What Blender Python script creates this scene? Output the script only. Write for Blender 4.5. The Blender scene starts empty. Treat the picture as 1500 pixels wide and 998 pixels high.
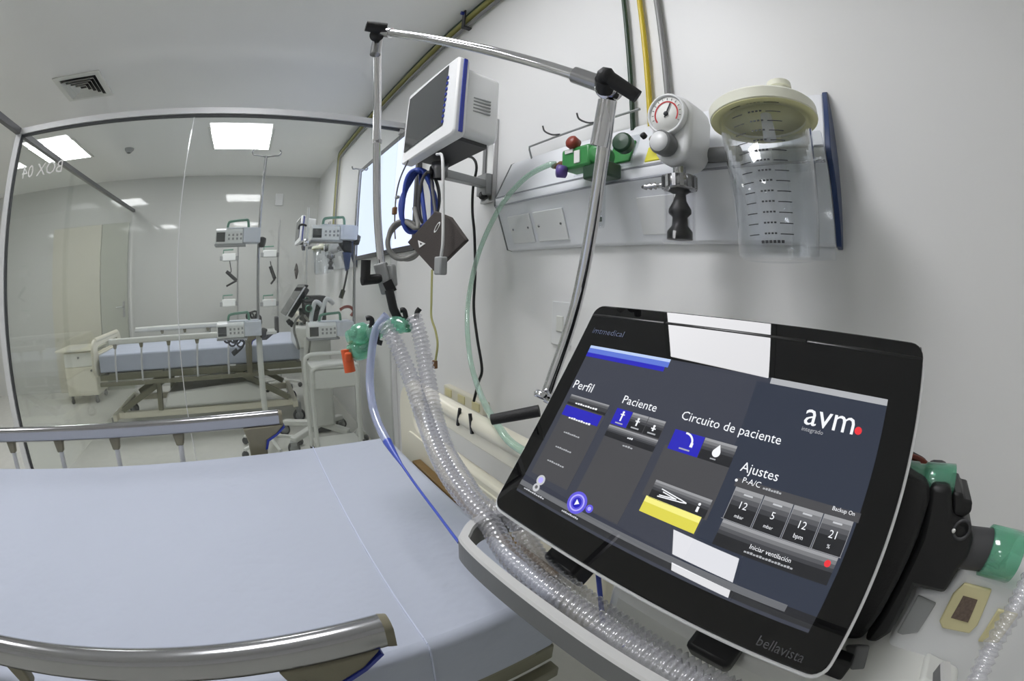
import bpy, bmesh, math, random
from mathutils import Vector, Matrix
random.seed(4)
S = bpy.context.scene
COL = S.collection
V = Vector
# ------------------------------------------------------------------ lens
LF, LK = 610.55, 0.343            # radial law  r = LF*sin(LK*theta)/LK   (pixels of a 1500 px wide frame)
CAM = V((0, 0, 1.3))
RM = Matrix(((0.58470942, -0.13074552, 0.80063756), (0.8106582, 0.05670695, -0.5827672), (0.03079249, 0.98979287, 0.13914702)))
def ray(p):
    x, y = p[0] - 750.0, 499.0 - p[1]
    r = math.hypot(x, y) or 1e-9
    th = math.asin(LK * r / LF) / LK
    s = math.sin(th) / r
    return RM @ V((x * s, y * s, -math.cos(th)))
def at(p, ax, v):                   # the point on the plane axis = v that is seen at p
    d = ray(p); t = (v - CAM[ax]) / d[ax]
    return CAM + d * t
def far(p, d): return CAM + ray(p) * d
# ------------------------------------------------------------------ materials
def lin(c):
    o = []
    for x in c[:3]:
        x = x / 255.0
        o.append(x / 12.92 if x <= 0.04045 else ((x + 0.055) / 1.055) ** 2.4)
    return (*o, 1.0)
M = {}
def mat(name, c, rough=0.5, metal=0.0, spec=0.5, emit=0.0, coat=0.0, var=0.0, scale=8.0, bump=0.0, bscale=60.0, bdist=0.01):
    m = bpy.data.materials.new(name); m.use_nodes = True
    nt = m.node_tree; b = nt.nodes['Principled BSDF']
    b.inputs['Base Color'].default_value = lin(c)
    b.inputs['Roughness'].default_value = rough
    b.inputs['Metallic'].default_value = metal
    b.inputs['Specular IOR Level'].default_value = spec
    b.inputs['Coat Weight'].default_value = coat
    b.inputs['Coat Roughness'].default_value = 0.03
    if emit:
        b.inputs['Emission Color'].default_value = lin(c); b.inputs['Emission Strength'].default_value = emit
    tc = nt.nodes.new('ShaderNodeTexCoord')
    if var:
        n = nt.nodes.new('ShaderNodeTexNoise'); n.inputs['Scale'].default_value = scale; n.inputs['Detail'].default_value = 3
        nt.links.new(tc.outputs['Object'], n.inputs['Vector'])
        r = nt.nodes.new('ShaderNodeMix'); r.data_type = 'RGBA'
        c1 = lin([max(0, x * (1 - var)) for x in c]); c2 = lin([min(255, x * (1 + var)) for x in c])
        r.inputs[6].default_value = c1; r.inputs[7].default_value = c2
        nt.links.new(n.outputs['Fac'], r.inputs[0]); nt.links.new(r.outputs[2], b.inputs['Base Color'])
    if bump:
        n = nt.nodes.new('ShaderNodeTexNoise'); n.inputs['Scale'].default_value = bscale; n.inputs['Detail'].default_value = 4
        nt.links.new(tc.outputs['Object'], n.inputs['Vector'])
        bp = nt.nodes.new('ShaderNodeBump'); bp.inputs['Strength'].default_value = bump; bp.inputs['Distance'].default_value = bdist
        nt.links.new(n.outputs['Fac'], bp.inputs['Height']); nt.links.new(bp.outputs['Normal'], b.inputs['Normal'])
    M[name] = m
    return m
def clear(name, tint=(245, 248, 248), body=0.05, bodycol=(235, 240, 242), rough=0.03, f0=0.04, gain=1.0):
    """clear pane / plastic: see-through, with mirror reflection growing towards grazing angles and a little milky body"""
    m = bpy.data.materials.new(name); m.use_nodes = True
    nt = m.node_tree; nt.nodes.clear()
    N = nt.nodes.new; L = nt.links.new
    out = N('ShaderNodeOutputMaterial'); tr = N('ShaderNodeBsdfTransparent'); gl = N('ShaderNodeBsdfGlossy'); df = N('ShaderNodeBsdfDiffuse')
    tr.inputs['Color'].default_value = lin(tint); gl.inputs['Roughness'].default_value = rough
    gl.inputs['Color'].default_value = (1, 1, 1, 1); df.inputs['Color'].default_value = lin(bodycol)
    g = N('ShaderNodeNewGeometry'); dot = N('ShaderNodeVectorMath'); dot.operation = 'DOT_PRODUCT'
    L(g.outputs['Incoming'], dot.inputs[0]); L(g.outputs['Normal'], dot.inputs[1])
    def mth(op, a, b=None):
        k = N('ShaderNodeMath'); k.operation = op
        for i, x in enumerate((a, b)):
            if x is None: continue
            if isinstance(x, (int, float)): k.inputs[i].default_value = x
            else: L(x, k.inputs[i])
        return k.outputs[0]
    ab = mth('ABSOLUTE', dot.outputs['Value']); om = mth('SUBTRACT', 1.0, ab); p5 = mth('POWER', om, 5.0)
    fr = mth('ADD', mth('MULTIPLY', p5, (1 - f0) * gain), f0)
    m1 = N('ShaderNodeMixShader'); m1.inputs[0].default_value = body; L(tr.outputs[0], m1.inputs[1]); L(df.outputs[0], m1.inputs[2])
    m2 = N('ShaderNodeMixShader'); L(fr, m2.inputs[0]); L(m1.outputs[0], m2.inputs[1]); L(gl.outputs[0], m2.inputs[2])
    L(m2.outputs[0], out.inputs['Surface'])
    M[name] = m
    return m
mat('wall_paint', (232, 232, 232), 0.42, spec=0.35, var=0.008, scale=1.5)
mat('ceiling_paint', (240, 240, 238), 0.7, spec=0.2, var=0.008, scale=1.0)
mat('far_laminate', (208, 209, 206), 0.05, spec=0.5, var=0.01, scale=1.0)
mat('door_laminate', (205, 202, 186), 0.35, spec=0.4, var=0.02, scale=3)
mat('door_laminate_green', (176, 178, 164), 0.3, spec=0.4, var=0.02, scale=3)
mat('floor_vinyl', (208, 208, 202), 0.22, spec=0.5, var=0.03, scale=14)
mat('aluminium', (190, 190, 190), 0.32, metal=0.9)
mat('frame_pale', (214, 215, 216), 0.38, metal=0.15)
mat('aluminium_dark', (120, 120, 122), 0.4, metal=0.7)
mat('bright_rail', (176, 176, 178), 0.18, metal=0.95)
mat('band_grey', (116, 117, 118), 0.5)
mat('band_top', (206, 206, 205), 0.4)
mat('chrome', (225, 225, 228), 0.06, metal=1.0)
mat('steel', (170, 170, 172), 0.25, metal=0.9)
mat('gasket', (70, 72, 74), 0.6)
mat('white_plastic', (226, 227, 228), 0.35, coat=0.1)
mat('white_enamel', (222, 223, 218), 0.3, coat=0.2)
mat('cream_plastic', (222, 218, 200), 0.35, coat=0.1, var=0.01)
mat('lid_glow_tint', (226, 223, 168), 0.4)  # yellow cream stands in for light glowing through the translucent lid
mat('lid_cream', (240, 240, 224), 0.3, coat=0.2)
mat('label_cream', (214, 206, 160), 0.5)
mat('brown_sticker', (98, 84, 74), 0.5, var=0.35, scale=300)
mat('grey_plastic', (150, 152, 152), 0.45)
mat('mid_grey', (112, 113, 114), 0.5)
mat('dark_grey', (64, 64, 66), 0.5)
mat('black_plastic', (22, 22, 23), 0.45)
mat('black_soft', (30, 30, 31), 0.6, bump=0.15, bscale=300)
mat('glossy_black', (15, 15, 16), 0.012)
mat('khaki_plastic', (128, 123, 104), 0.5, var=0.04, scale=40)
mat('olive_steel', (128, 126, 108), 0.45, var=0.04, scale=10)
mat('strip_brown', (112, 88, 48), 0.5, var=0.1, scale=30)
mat('blue_label', (40, 56, 150), 0.4)
mat('blue_cap', (44, 62, 104), 0.35)
mat('blue_cable', (40, 62, 140), 0.4)
mat('thin_blue', (72, 92, 190), 0.3)
mat('grey_cable', (118, 118, 114), 0.4)
mat('white_cable', (205, 205, 205), 0.4)
mat('cable_olive', (168, 166, 110), 0.5)
mat('brown_plug', (110, 78, 50), 0.5)
mat('orange', (222, 96, 48), 0.4)
mat('cuff_brown', (60, 53, 50), 0.75, bump=0.3, bscale=400)
mat('dark_screen', (58, 60, 60), 0.12, coat=0.5)
mat('pipe_green', (38, 62, 46), 0.4)
mat('pipe_yellow', (206, 182, 44), 0.4)
mat('pipe_olive', (150, 146, 84), 0.45)
mat('pipe_grey', (136, 136, 136), 0.4)
mat('pipe_white', (224, 224, 222), 0.4)
mat('outlet_green', (44, 132, 60), 0.4)
mat('meter_green', (58, 140, 74), 0.4, coat=0.2)
mat('meter_dark', (32, 66, 44), 0.4)
mat('outlet_yellow', (222, 214, 60), 0.45)
mat('red', (190, 40, 44), 0.4)
mat('purple', (96, 76, 150), 0.4)
mat('red_brown', (140, 58, 44), 0.4)
mat('dial_face', (236, 236, 232), 0.5)
mat('panel_white', (236, 238, 243), 0.28, coat=0.3)
mat('panel_line', (158, 160, 168), 0.5)
mat('sheet', (185, 191, 205), 0.85, spec=0.1, var=0.012, scale=2, bump=0.5, bscale=5, bdist=0.03)
mat('seam', (206, 212, 230), 0.85, spec=0.1)
mat('pump_white', (226, 228, 226), 0.4)
mat('pump_blue', (212, 217, 226), 0.4)
mat('pump_handle', (92, 138, 118), 0.4)
mat('print_white', (232, 232, 230), 0.5)
mat('print_grey', (62, 64, 67), 0.4)
mat('print_slate', (76, 88, 118), 0.4)
mat('ink', (58, 60, 64), 0.5)
clear('pane', (250, 251, 250), 0.012, (225, 232, 228), 0.0, 0.04)
clear('clear_plastic', (250, 251, 252), 0.03, (232, 236, 240), 0.05, 0.05)
clear('clear_thin', (252, 252, 253), 0.008, (232, 236, 240), 0.03, 0.02)
clear('hose_plastic', (246, 246, 249), 0.22, (238, 238, 242), 0.05, 0.12)
clear('green_hose', (226, 242, 233), 0.32, (200, 226, 212), 0.1, 0.10)
clear('green_clear', (176, 230, 208), 0.34, (140, 214, 184), 0.12, 0.08)
clear('mask_clear', (200, 235, 222), 0.3, (170, 220, 205), 0.1, 0.08)
clear('blue_hose', (224, 230, 246), 0.40, (204, 212, 240), 0.1, 0.08)
def lamp_mat(name, c, e):
    m = bpy.data.materials.new(name); m.use_nodes = True; nt = m.node_tree; nt.nodes.clear()
    o = nt.nodes.new('ShaderNodeOutputMaterial'); em = nt.nodes.new('ShaderNodeEmission')
    em.inputs['Color'].default_value = lin(c); em.inputs['Strength'].default_value = e
    nt.links.new(em.outputs[0], o.inputs['Surface']); M[name] = m
lamp_mat('lamp_glow', (252, 252, 255), 17.0)
lamp_mat('window_glow', (214, 226, 255), 1.25)
def ui(name, c, e=1.0, coat=0.0):     # a lit patch of an lcd under its glossy cover glass
    m = bpy.data.materials.new(name); m.use_nodes = True; b = m.node_tree.nodes['Principled BSDF']
    b.inputs['Base Color'].default_value = (0.004, 0.004, 0.005, 1); b.inputs['Roughness'].default_value = 0.012
    b.inputs['Specular IOR Level'].default_value = 0.5
    b.inputs['Emission Color'].default_value = lin(c); b.inputs['Emission Strength'].default_value = e
    M[name] = m
UI = dict(bg=(58, 61, 72), col=(70, 70, 73), col2=(44, 45, 48), head=(96, 97, 100), blue=(38, 36, 178), sky=(92, 116, 205), pale=(182, 200, 236),
          white=(236, 238, 242), soft=(168, 170, 174), yellow=(214, 206, 78), yellow2=(238, 232, 130), red=(226, 52, 60), violet=(96, 88, 214), lilac=(176, 170, 250), strip=(104, 106, 110), dark=(34, 35, 38), line=(190, 192, 196), navy=(46, 52, 66), g0=(150, 151, 154), g1=(116, 117, 120), g2=(84, 85, 89), g3=(60, 61, 65))
for k, c in UI.items(): ui('ui_' + k, c)
# ------------------------------------------------------------------ mesh builder
def frame_of(d):
    d = d.normalized(); a = V((0, 0, 1)) if abs(d.z) < 0.9 else V((1, 0, 0))
    x = d.cross(a).normalized(); return x, d.cross(x).normalized()
def smooth_path(pts, n=8):
    P = [V(p) for p in pts]
    if len(P) < 3: return P
    P = [P[0] * 2 - P[1]] + P + [P[-1] * 2 - P[-2]]
    out = []
    for i in range(1, len(P) - 2):
        for j in range(n):
            t = j / n
            a, b, c, d = P[i - 1], P[i], P[i + 1], P[i + 2]
            out.append(0.5 * ((2 * b) + (c - a) * t + (2 * a - 5 * b + 4 * c - d) * t * t + (3 * b - a - 3 * c + d) * t ** 3))
    out.append(P[-2]); return out
def resample(P, step):
    L = [0]
    for a, b in zip(P, P[1:]): L.append(L[-1] + (b - a).length)
    n = max(2, int(L[-1] / step)); out = []; k = 0
    for i in range(n + 1):
        s = L[-1] * i / n
        while k < len(L) - 2 and L[k + 1] < s: k += 1
        t = (s - L[k]) / max(1e-9, L[k + 1] - L[k]); out.append(P[k].lerp(P[k + 1], min(1, t)))
    return out
class MB:
    def __init__(s): s.bm = bmesh.new(); s.fl = []
    def add(s, vs, fs, mi=0, sm=False):
        vv = [s.bm.verts.new(v) for v in vs]
        for f in fs:
            try: q = s.bm.faces.new([vv[i] for i in f])
            except ValueError: continue
            q.material_index = mi; q.smooth = sm
        return s
    def box(s, c, size, mi=0, rot=None):
        c = V(c); h = V(size) / 2; R = rot or Matrix.Identity(3)
        vs = [c + R @ V((x * h.x, y * h.y, z * h.z)) for x in (-1, 1) for y in (-1, 1) for z in (-1, 1)]
        return s.add(vs, [(0, 1, 3, 2), (4, 6, 7, 5), (0, 4, 5, 1), (2, 3, 7, 6), (0, 2, 6, 4), (1, 5, 7, 3)], mi)
    def bar(s, a, b, w, h, mi=0, up=(0, 0, 1)):          # a rectangular bar from a to b
        a, b = V(a), V(b); d = (b - a).normalized(); u = V(up)
        x = d.cross(u).normalized(); y = x.cross(d).normalized()
        vs = [p + x * sx * w / 2 + y * sy * h / 2 for p in (a, b) for sx, sy in ((-1, -1), (1, -1), (1, 1), (-1, 1))]
        return s.add(vs, [(0, 1, 2, 3), (7, 6, 5, 4), (0, 4, 5, 1), (1, 5, 6, 2), (2, 6, 7, 3), (3, 7, 4, 0)], mi)
    def tube(s, pts, r, seg=12, mi=0, caps=True, sq=None):
        P = [V(p) for p in pts]; n = len(P); R = r if isinstance(r, (list, tuple)) else [r] * n
        T = [(P[min(i + 1, n - 1)] - P[max(i - 1, 0)]).normalized() for i in range(n)]
        x, y = frame_of(T[0]); vs = []; fs = []
        for i in range(n):
            if i:
                q = T[i - 1].rotation_difference(T[i]); x = q @ x; y = q @ y
            for k in range(seg):
                a = 2 * math.pi * k / seg
                cx, cy = math.cos(a), math.sin(a)
                vs.append(P[i] + (x * cx + y * cy) * R[i])
        for i in range(n - 1):
            for k in range(seg):
                k2 = (k + 1) % seg; fs.append((i * seg + k, i * seg + k2, (i + 1) * seg + k2, (i + 1) * seg + k))
        s.add(vs, fs, mi, True)
        if caps:
            s.add(vs[:seg], [tuple(range(seg - 1, -1, -1))], mi); s.add(vs[-seg:], [tuple(range(seg))], mi)
        return s
    def profile(s, pts, prof, side, up, mi=0, caps=True, sm=True):     # sweep a 2d profile with fixed axes
        P = [V(p) for p in pts]; side, up = V(side), V(up); n = len(prof); vs = []; fs = []
        for p in P:
            for a, b in prof: vs.append(p + side * a + up * b)
        for i in range(len(P) - 1):
            for k in range(n):
                k2 = (k + 1) % n; fs.append((i * n + k, i * n + k2, (i + 1) * n + k2, (i + 1) * n + k))
        s.add(vs, fs, mi, sm)
        if caps: s.add(vs[:n], [tuple(range(n - 1, -1, -1))], mi); s.add(vs[-n:], [tuple(range(n))], mi)
        return s
    def lathe(s, prof, o=(0, 0, 0), axis=(0, 0, 1), seg=24, mi=0, closed=False):
        o = V(o); z = V(axis).normalized(); x, y = frame_of(z); vs = []; fs = []
        for r, h in prof:
            for k in range(seg):
                a = 2 * math.pi * k / seg; vs.append(o + z * h + (x * math.cos(a) + y * math.sin(a)) * max(r, 1e-5))
        m = len(prof)
        for i in range(m - 1 + (1 if closed else 0)):
            j = (i + 1) % m
            for k in range(seg):
                k2 = (k + 1) % seg; fs.append((i * seg + k, i * seg + k2, j * seg + k2, j * seg + k))
        return s.add(vs, fs, mi, True)
    def prism(s, poly, off, mi=0):
        P = [V(p) for p in poly]; off = V(off); n = len(P)
        fs = [tuple(range(n - 1, -1, -1)), tuple(range(n, 2 * n))] + [(k, (k + 1) % n, n + (k + 1) % n, n + k) for k in range(n)]
        return s.add(P + [p + off for p in P], fs, mi)
    def ring_prism(s, outer, inner, off, mi=0):          # a frame: two loops of equal length, extruded
        n = len(outer); off = V(off); vs = [V(p) for p in outer] + [V(p) for p in inner]
        vs += [v + off for v in vs]; fs = []
        for k in range(n):
            j = (k + 1) % n
            fs += [(k, j, n + j, n + k), (2 * n + k, 3 * n + k, 3 * n + j, 2 * n + j), (k, 2 * n + k, 2 * n + j, j), (n + k, n + j, 3 * n + j, 3 * n + k)]
        return s.add(vs, fs, mi)
    def quad(s, a, b, c, d, mi=0): return s.add([a, b, c, d], [(0, 1, 2, 3)], mi)
    def build(s, name, mats, parent=None, bevel=0.0, bseg=2, shade=None, sub=0):
        bmesh.ops.recalc_face_normals(s.bm, faces=s.bm.faces[:])
        me = bpy.data.meshes.new(name); s.bm.to_mesh(me); s.bm.free()
        for m in (mats if isinstance(mats, (list, tuple)) else [mats]): me.materials.append(M[m])
        if shade:
            for p in me.polygons: p.use_smooth = True
            try: me.set_sharp_from_angle(angle=math.radians(shade))
            except Exception: pass
        o = bpy.data.objects.new(name, me); COL.objects.link(o)
        if bevel:
            b = o.modifiers.new('bevel', 'BEVEL'); b.width = bevel; b.segments = bseg; b.limit_method = 'ANGLE'; b.angle_limit = math.radians(40)
            b.harden_normals = False
            for p in me.polygons: p.use_smooth = True
            try: me.set_sharp_from_angle(angle=math.radians(50))
            except Exception: pass
        if parent is not None: attach(o, parent)
        return o
def world_of(o):
    m = o.matrix_basis.copy()
    while o.parent is not None:
        m = o.parent.matrix_basis @ o.matrix_parent_inverse @ m; o = o.parent
    return m
def attach(o, parent):
    o.parent = parent; o.matrix_parent_inverse = world_of(parent).inverted()
def tag(o, label=None, cat=None, group=None, kind=None):
    for k, v in (('label', label), ('category', cat), ('group', group), ('kind', kind)):
        if v: o[k] = v
    return o
def empty(name, loc, label, cat, group=None):
    o = bpy.data.objects.new(name, None); o.empty_display_size = 0.05; o.location = loc; COL.objects.link(o)
    return tag(o, label, cat, group)
def kids(o): return [c for c in bpy.data.objects if c.parent is o]
def copy_tree(o, off=(0, 0, 0), label=None, parent=None, skip=()):
    c = o.copy(); COL.objects.link(c)
    if parent is not None: c.parent = parent; c.matrix_parent_inverse = o.matrix_parent_inverse.copy()
    else: c.location = o.location + V(off)
    if label: c['label'] = label
    for ch in kids(o):
        if ch.name.split('.')[0] in skip: continue
        copy_tree(ch, parent=c, skip=skip)
    return c
def struct(name, mb, mats, **k): return tag(mb.build(name, mats, **k), kind='structure')
_tx = {}
def text_geom(t):
    if t not in _tx:
        cu = bpy.data.curves.new('lettering', 'FONT'); cu.body = t; cu.size = 1.0; cu.resolution_u = 2
        ob = bpy.data.objects.new('lettering', cu); COL.objects.link(ob)
        dg = bpy.context.evaluated_depsgraph_get(); me = bpy.data.meshes.new_from_object(ob.evaluated_get(dg))
        vs = [v.co.copy() for v in me.vertices]; fs = [tuple(p.vertices) for p in me.polygons]
        bpy.data.objects.remove(ob); bpy.data.curves.remove(cu); bpy.data.meshes.remove(me)
        _tx[t] = (vs, fs, min(v.x for v in vs), max(v.x for v in vs))
    return _tx[t]
def text(mb, t, o, right, up, width, mi=0):
    vs, fs, x0, x1 = text_geom(t); k = width / (x1 - x0)
    mb.add([V(o) + V(right) * ((v.x - x0) * k) + V(up) * (v.y * k) for v in vs], fs, mi)
    return k
def rrect(w, h, r, n=6, cx=0, cy=0):
    out = []
    for sx, sy, a0 in ((1, 1, 0), (-1, 1, 90), (-1, -1, 180), (1, -1, 270)):
        for i in range(n + 1):
            a = math.radians(a0 + 90 * i / n); out.append((cx + sx * (w / 2 - r) + r * math.cos(a), cy + sy * (h / 2 - r) + r * math.sin(a)))
    return out
YW, CZ, XP, YF, XE = 0.9, 2.75, -2.5, -1.83, -5.85
PITCH = -3.4
# ------------------------------------------------------------------ the setting
struct('floor', MB().box((-1.7, -3.0, -0.05), (9.0, 8.2, 0.1)), 'floor_vinyl')
struct('ceiling', MB().box((-1.7, -3.0, CZ + 0.05), (9.0, 8.2, 0.1)), 'ceiling_paint')
struct('wall_right', MB().box((-1.7, YW + 0.075, CZ / 2), (9.0, 0.15, CZ)), 'wall_paint')
struct('wall_far', MB().box((XE - 0.075, -3.0, CZ / 2), (0.15, 7.8, CZ)), 'far_laminate')
struct('wall_left', MB().box((-1.7, -7.0, CZ / 2), (9.0, 0.15, CZ)), 'wall_paint')
struct('wall_behind', MB().box((2.7, -3.0, CZ / 2), (0.15, 7.8, CZ)), 'wall_paint')
# glass partition towards the next bay
def rail_y(z0, z1, y0, y1, x, t): return ((x, (y0 + y1) / 2, (z0 + z1) / 2), (t, abs(y1 - y0), z1 - z0))
m = MB().box(*rail_y(2.3, 2.338, -1.86, YW - 0.002, XP, 0.05)).box(*rail_y(2.285, 2.301, -1.84, YW - 0.002, XP, 0.02), 1)
m.box((XP, YW - 0.017, 0.73), (0.04, 0.03, 1.42), 0); m.box((XP, YW - 0.017, 2.28), (0.04, 0.03, 0.03), 0); m.box((XP, YF, 1.15), (0.05, 0.05, 2.3), 0)
m.box((XP + 0.004, YF + 0.032, 1.15), (0.02, 0.016, 2.3), 1)
m.box(*rail_y(0.0, 0.04, -1.80, YW - 0.03, XP, 0.04))
struct('trim_1', m, ['frame_pale', 'gasket'])
struct('window_1', MB().box((XP, (-1.8 - 0.472) / 2, 1.163), (0.01, 1.8 - 0.474, 2.245)), 'pane')
struct('window_2', MB().box((XP, (-0.468 + 0.868) / 2, 1.163), (0.01, 0.868 + 0.467, 2.245)), 'pane')
struct('trim_2', MB().box((XP, -0.4695, 1.163), (0.012, 0.004, 2.24)), 'white_plastic')
# glass front towards the corridor
m = MB().bar((XE, YF, 2.32), (-2.53, YF, 2.32), 0.04, 0.036).bar((-2.47, YF, 2.32), (0.9, YF, 2.32), 0.04, 0.036)
m.bar((-1.4, YF, 0), (-1.4, YF, 2.3), 0.04, 0.04, up=(0, 1, 0))
struct('trim_3', m, 'aluminium_dark')
struct('window_3', MB().box(((XE - 2.5) / 2, YF, 1.15), (abs(XE + 2.5) - 0.1, 0.01, 2.29)), 'pane')
# bay sign stuck on the partition glass, meant to be read from the next bay
m = MB(); a, b = at((90, 251), 0, XP + 0.0056), at((31, 263), 0, XP + 0.0056)
text(m, 'BOX 04', (XP + 0.0056, a.y, (a.z + b.z) / 2), (0, -1, 0), (0, 0, 1), a.y - b.y)
tag(m.build('bay_sign', 'print_white'), 'white bay lettering on the partition glass, reading mirrored from this side', 'sign')
# doors of the far wall
def door(n, y0, y1, mt, handle):
    r = tag(MB().box((XE + 0.02, (y0 + y1) / 2, 1.085), (0.04, y1 - y0 - 0.01, 2.17)).build(n, mt, bevel=0.004), kind='structure')
    if handle:
        yy = y1 - 0.06
        h = MB().box((XE + 0.046, yy, 1.05), (0.012, 0.035, 0.2)).tube([(XE + 0.05, yy, 1.08), (XE + 0.09, yy, 1.08), (XE + 0.09, yy - 0.11, 1.08)], 0.009)
        h.build('door_handle', 'steel', r)
door('door_1', -3.2, -2.32, 'door_laminate', False)
door('door_2', -2.32, -1.87, 'door_laminate_green', True)
# the lit window on the next bay's wall
w = struct('window_5', MB().box((-2.79, YW - 0.012, 1.86), (1.24, 0.02, 0.72)), 'window_glow')
o, i_ = rrect(1.30, 0.78, 0.004, 1), rrect(1.24, 0.72, 0.002, 1)
MB().ring_prism([(-2.79 + a, YW - 0.03, 1.86 + b) for a, b in o], [(-2.79 + a, YW - 0.03, 1.86 + b) for a, b in i_], (0, 0.029, 0)).build('window_frame', 'dark_grey', w)
# ------------------------------------------------------------------ ceiling lights, air diffuser, sensors
def troffer(x, y, label, g):
    r = empty('ceiling_light', (x, y, CZ), label, 'ceiling light', g)
    o, i_ = rrect(0.68, 0.68, 0.006, 1), rrect(0.62, 0.62, 0.004, 1)
    MB().ring_prism([(x + a, y + b, CZ - 0.012) for a, b in o], [(x + a, y + b, CZ - 0.012) for a, b in i_], (0, 0, 0.011)).build('frame', 'white_enamel', r)
    MB().box((x, y, CZ - 0.006), (0.618, 0.618, 0.008)).build('diffuser', 'lamp_glow', r)
g = 'square ceiling lights'
troffer(-0.89, -0.24, 'square ceiling light above the near bay, seen mirrored in the ventilator screen', g)
troffer(-4.29, -0.24, 'square lit ceiling light above the next bay behind the glass', g)
troffer(-0.89, -2.43, 'square ceiling light in the corridor beside the near bay', g)
troffer(-4.29, -2.43, 'square lit ceiling light in the corridor, cut by the glass front rail', g)
troffer(-1.0, -5.6, 'square ceiling light across the corridor', g)
r = empty('air_diffuser', (-2.87, -1.56, CZ), 'square ceiling air diffuser with dark nested louvres above the glass rail', 'air vent')
x, y = -2.87, -1.56
def sqr(h, z): return [(x + a * h, y + b * h, z) for a, b in ((-1, -1), (1, -1), (1, 1), (-1, 1))]
MB().ring_prism(sqr(0.215, CZ - 0.01), sqr(0.165, CZ - 0.01), (0, 0, 0.009)).build('frame', 'white_enamel', r)
MB().box((x, y, CZ - 0.0015), (0.33, 0.33, 0.002)).build('backing', 'black_plastic', r)
for h in (0.152, 0.118, 0.084, 0.05):
    mb = MB(); a, b = sqr(h, CZ - 0.028), sqr(h - 0.022, CZ - 0.006); a2, b2 = sqr(h + 0.003, CZ - 0.028), sqr(h - 0.019, CZ - 0.006)
    for k in range(4):
        j = (k + 1) % 4; mb.add([a[k], a[j], b[j], b[k], a2[k], a2[j], b2[j], b2[k]], [(0, 1, 2, 3), (4, 7, 6, 5), (0, 4, 5, 1), (3, 2, 6, 7)])
    mb.build('louvre', 'white_enamel', r)
r = empty('smoke_detector', (-4.49, -1.57, CZ), 'small round detector on the ceiling of the next bay', 'smoke detector')
MB().lathe([(0.0, -0.045), (0.03, -0.045), (0.04, -0.03), (0.055, -0.018), (0.058, 0)], (-4.49, -1.57, CZ), seg=24).build('body', 'grey_plastic', r)
MB().lathe([(0.0, -0.052), (0.02, -0.05), (0.022, -0.044)], (-4.49, -1.57, CZ), seg=16).build('sensor_cap', 'dark_grey', r)
p = at((409, 293), 0, XE)
r = tag(MB().box((XE + 0.01, p.y, p.z), (0.02, 0.11, 0.17)).build('wall_plate', 'white_plastic', bevel=0.006), 'small white plate high on the far wall beyond the infusion pumps', 'wall plate')
# ------------------------------------------------------------------ gas pipes
def pipe(name, pts, rad, mt, label, g=None):
    return tag(MB().tube(pts, rad, 12).build(name, mt), label, 'pipe', g)
for px, mt, rr, lb in ((-0.683, 'pipe_green', 0.0075, 'dark green gas pipe running down the wall above the service panel'), (-0.622, 'pipe_yellow', 0.0085, 'yellow gas pipe running down the wall above the service panel'),
                   (-0.56, 'pipe_grey', 0.009, 'grey gas pipe running down the wall above the service panel')):
    pipe('gas_pipe', [(px, 0.885, CZ - 0.02), (px, 0.885, 1.74)], rr, mt, lb, 'gas pipes above the service panel')
for z, mt, rr, lb in ((2.73, 'pipe_green', 0.009, 'dark green gas pipe along the ceiling edge, turning down in the next bay'), (2.70, 'pipe_olive', 0.016, 'olive yellow gas pipe along the ceiling edge, turning down in the next bay'), (2.655, 'pipe_grey', 0.010, 'grey gas pipe along the wall just below the olive one')):
    k = {'pipe_green': -4.56, 'pipe_olive': -4.50, 'pipe_grey': -4.44}[mt]
    P = [(1.2, 0.88, z), (k + 0.06, 0.88, z), (k + 0.015, 0.88, z - 0.015), (k, 0.88, z - 0.06), (k, 0.88, 1.74)]
    pipe('gas_pipe', P, rr, mt, lb, 'gas pipes along the ceiling edge')
for x in (-1.68,):
    r = empty('pipe_clamp', (x, 0.89, 2.7), 'pipe clamp holding the gas pipes at the ceiling edge', 'pipe clamp')
    MB().box((x, 0.855, 2.695), (0.025, 0.008, 0.13)).box((x, 0.876, 2.635), (0.025, 0.046, 0.008)).build('bracket', 'dark_grey', r)
    MB().tube([(x, 0.86, 2.73), (x, 0.835, 2.73)], 0.01).build('bolt', 'blue_label', r)
# ------------------------------------------------------------------ headwall service panel
XL, XR = -1.25, -0.132
PROF = [(0.898, 1.757), (0.884, 1.747), (0.815, 1.60), (0.816, 1.575), (0.826, 1.565), (0.878, 1.418), (0.898, 1.414)]   # (y, z)
r = panel = empty('service_panel', ((XL + XR) / 2, YW, 1.41), 'white medical gas service panel with a blue end cap on the wall', 'service panel')
MB().prism([(XL, y, z) for y, z in PROF], (XR - XL - 0.012, 0, 0)).build('housing', 'panel_white', r, bevel=0.004)
MB().prism([(XR - 0.012, y - (0.004 if y < 0.89 else 0), z + (0.004 if i < 2 else -0.003 if i > 4 else 0)) for i, (y, z) in enumerate(PROF)], (0.012, 0, 0)).build('end_cap', 'blue_cap', r, bevel=0.002)
def lower(z): t = (1.565 - z) / (1.565 - 1.418); return 0.826 + t * 0.052
def upper(z): t = (z - 1.60) / (1.747 - 1.60); return 0.815 + t * 0.069
NL, NU = V((0, -0.943, -0.333)), V((0, -0.905, 0.425))
m = MB()
for z in (1.603, 1.572): m.box(((XL + XR) / 2 - 0.006, 0.8165, z), (XR - XL - 0.02, 0.006, 0.004))
m.build('joint_line', 'panel_line', r)
MB().prism([(XL - 0.004, y - (0.002 if y < 0.89 else 0), z) for y, z in PROF], (0.004, 0, 0)).build('end_plate', 'grey_plastic', r)
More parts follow.
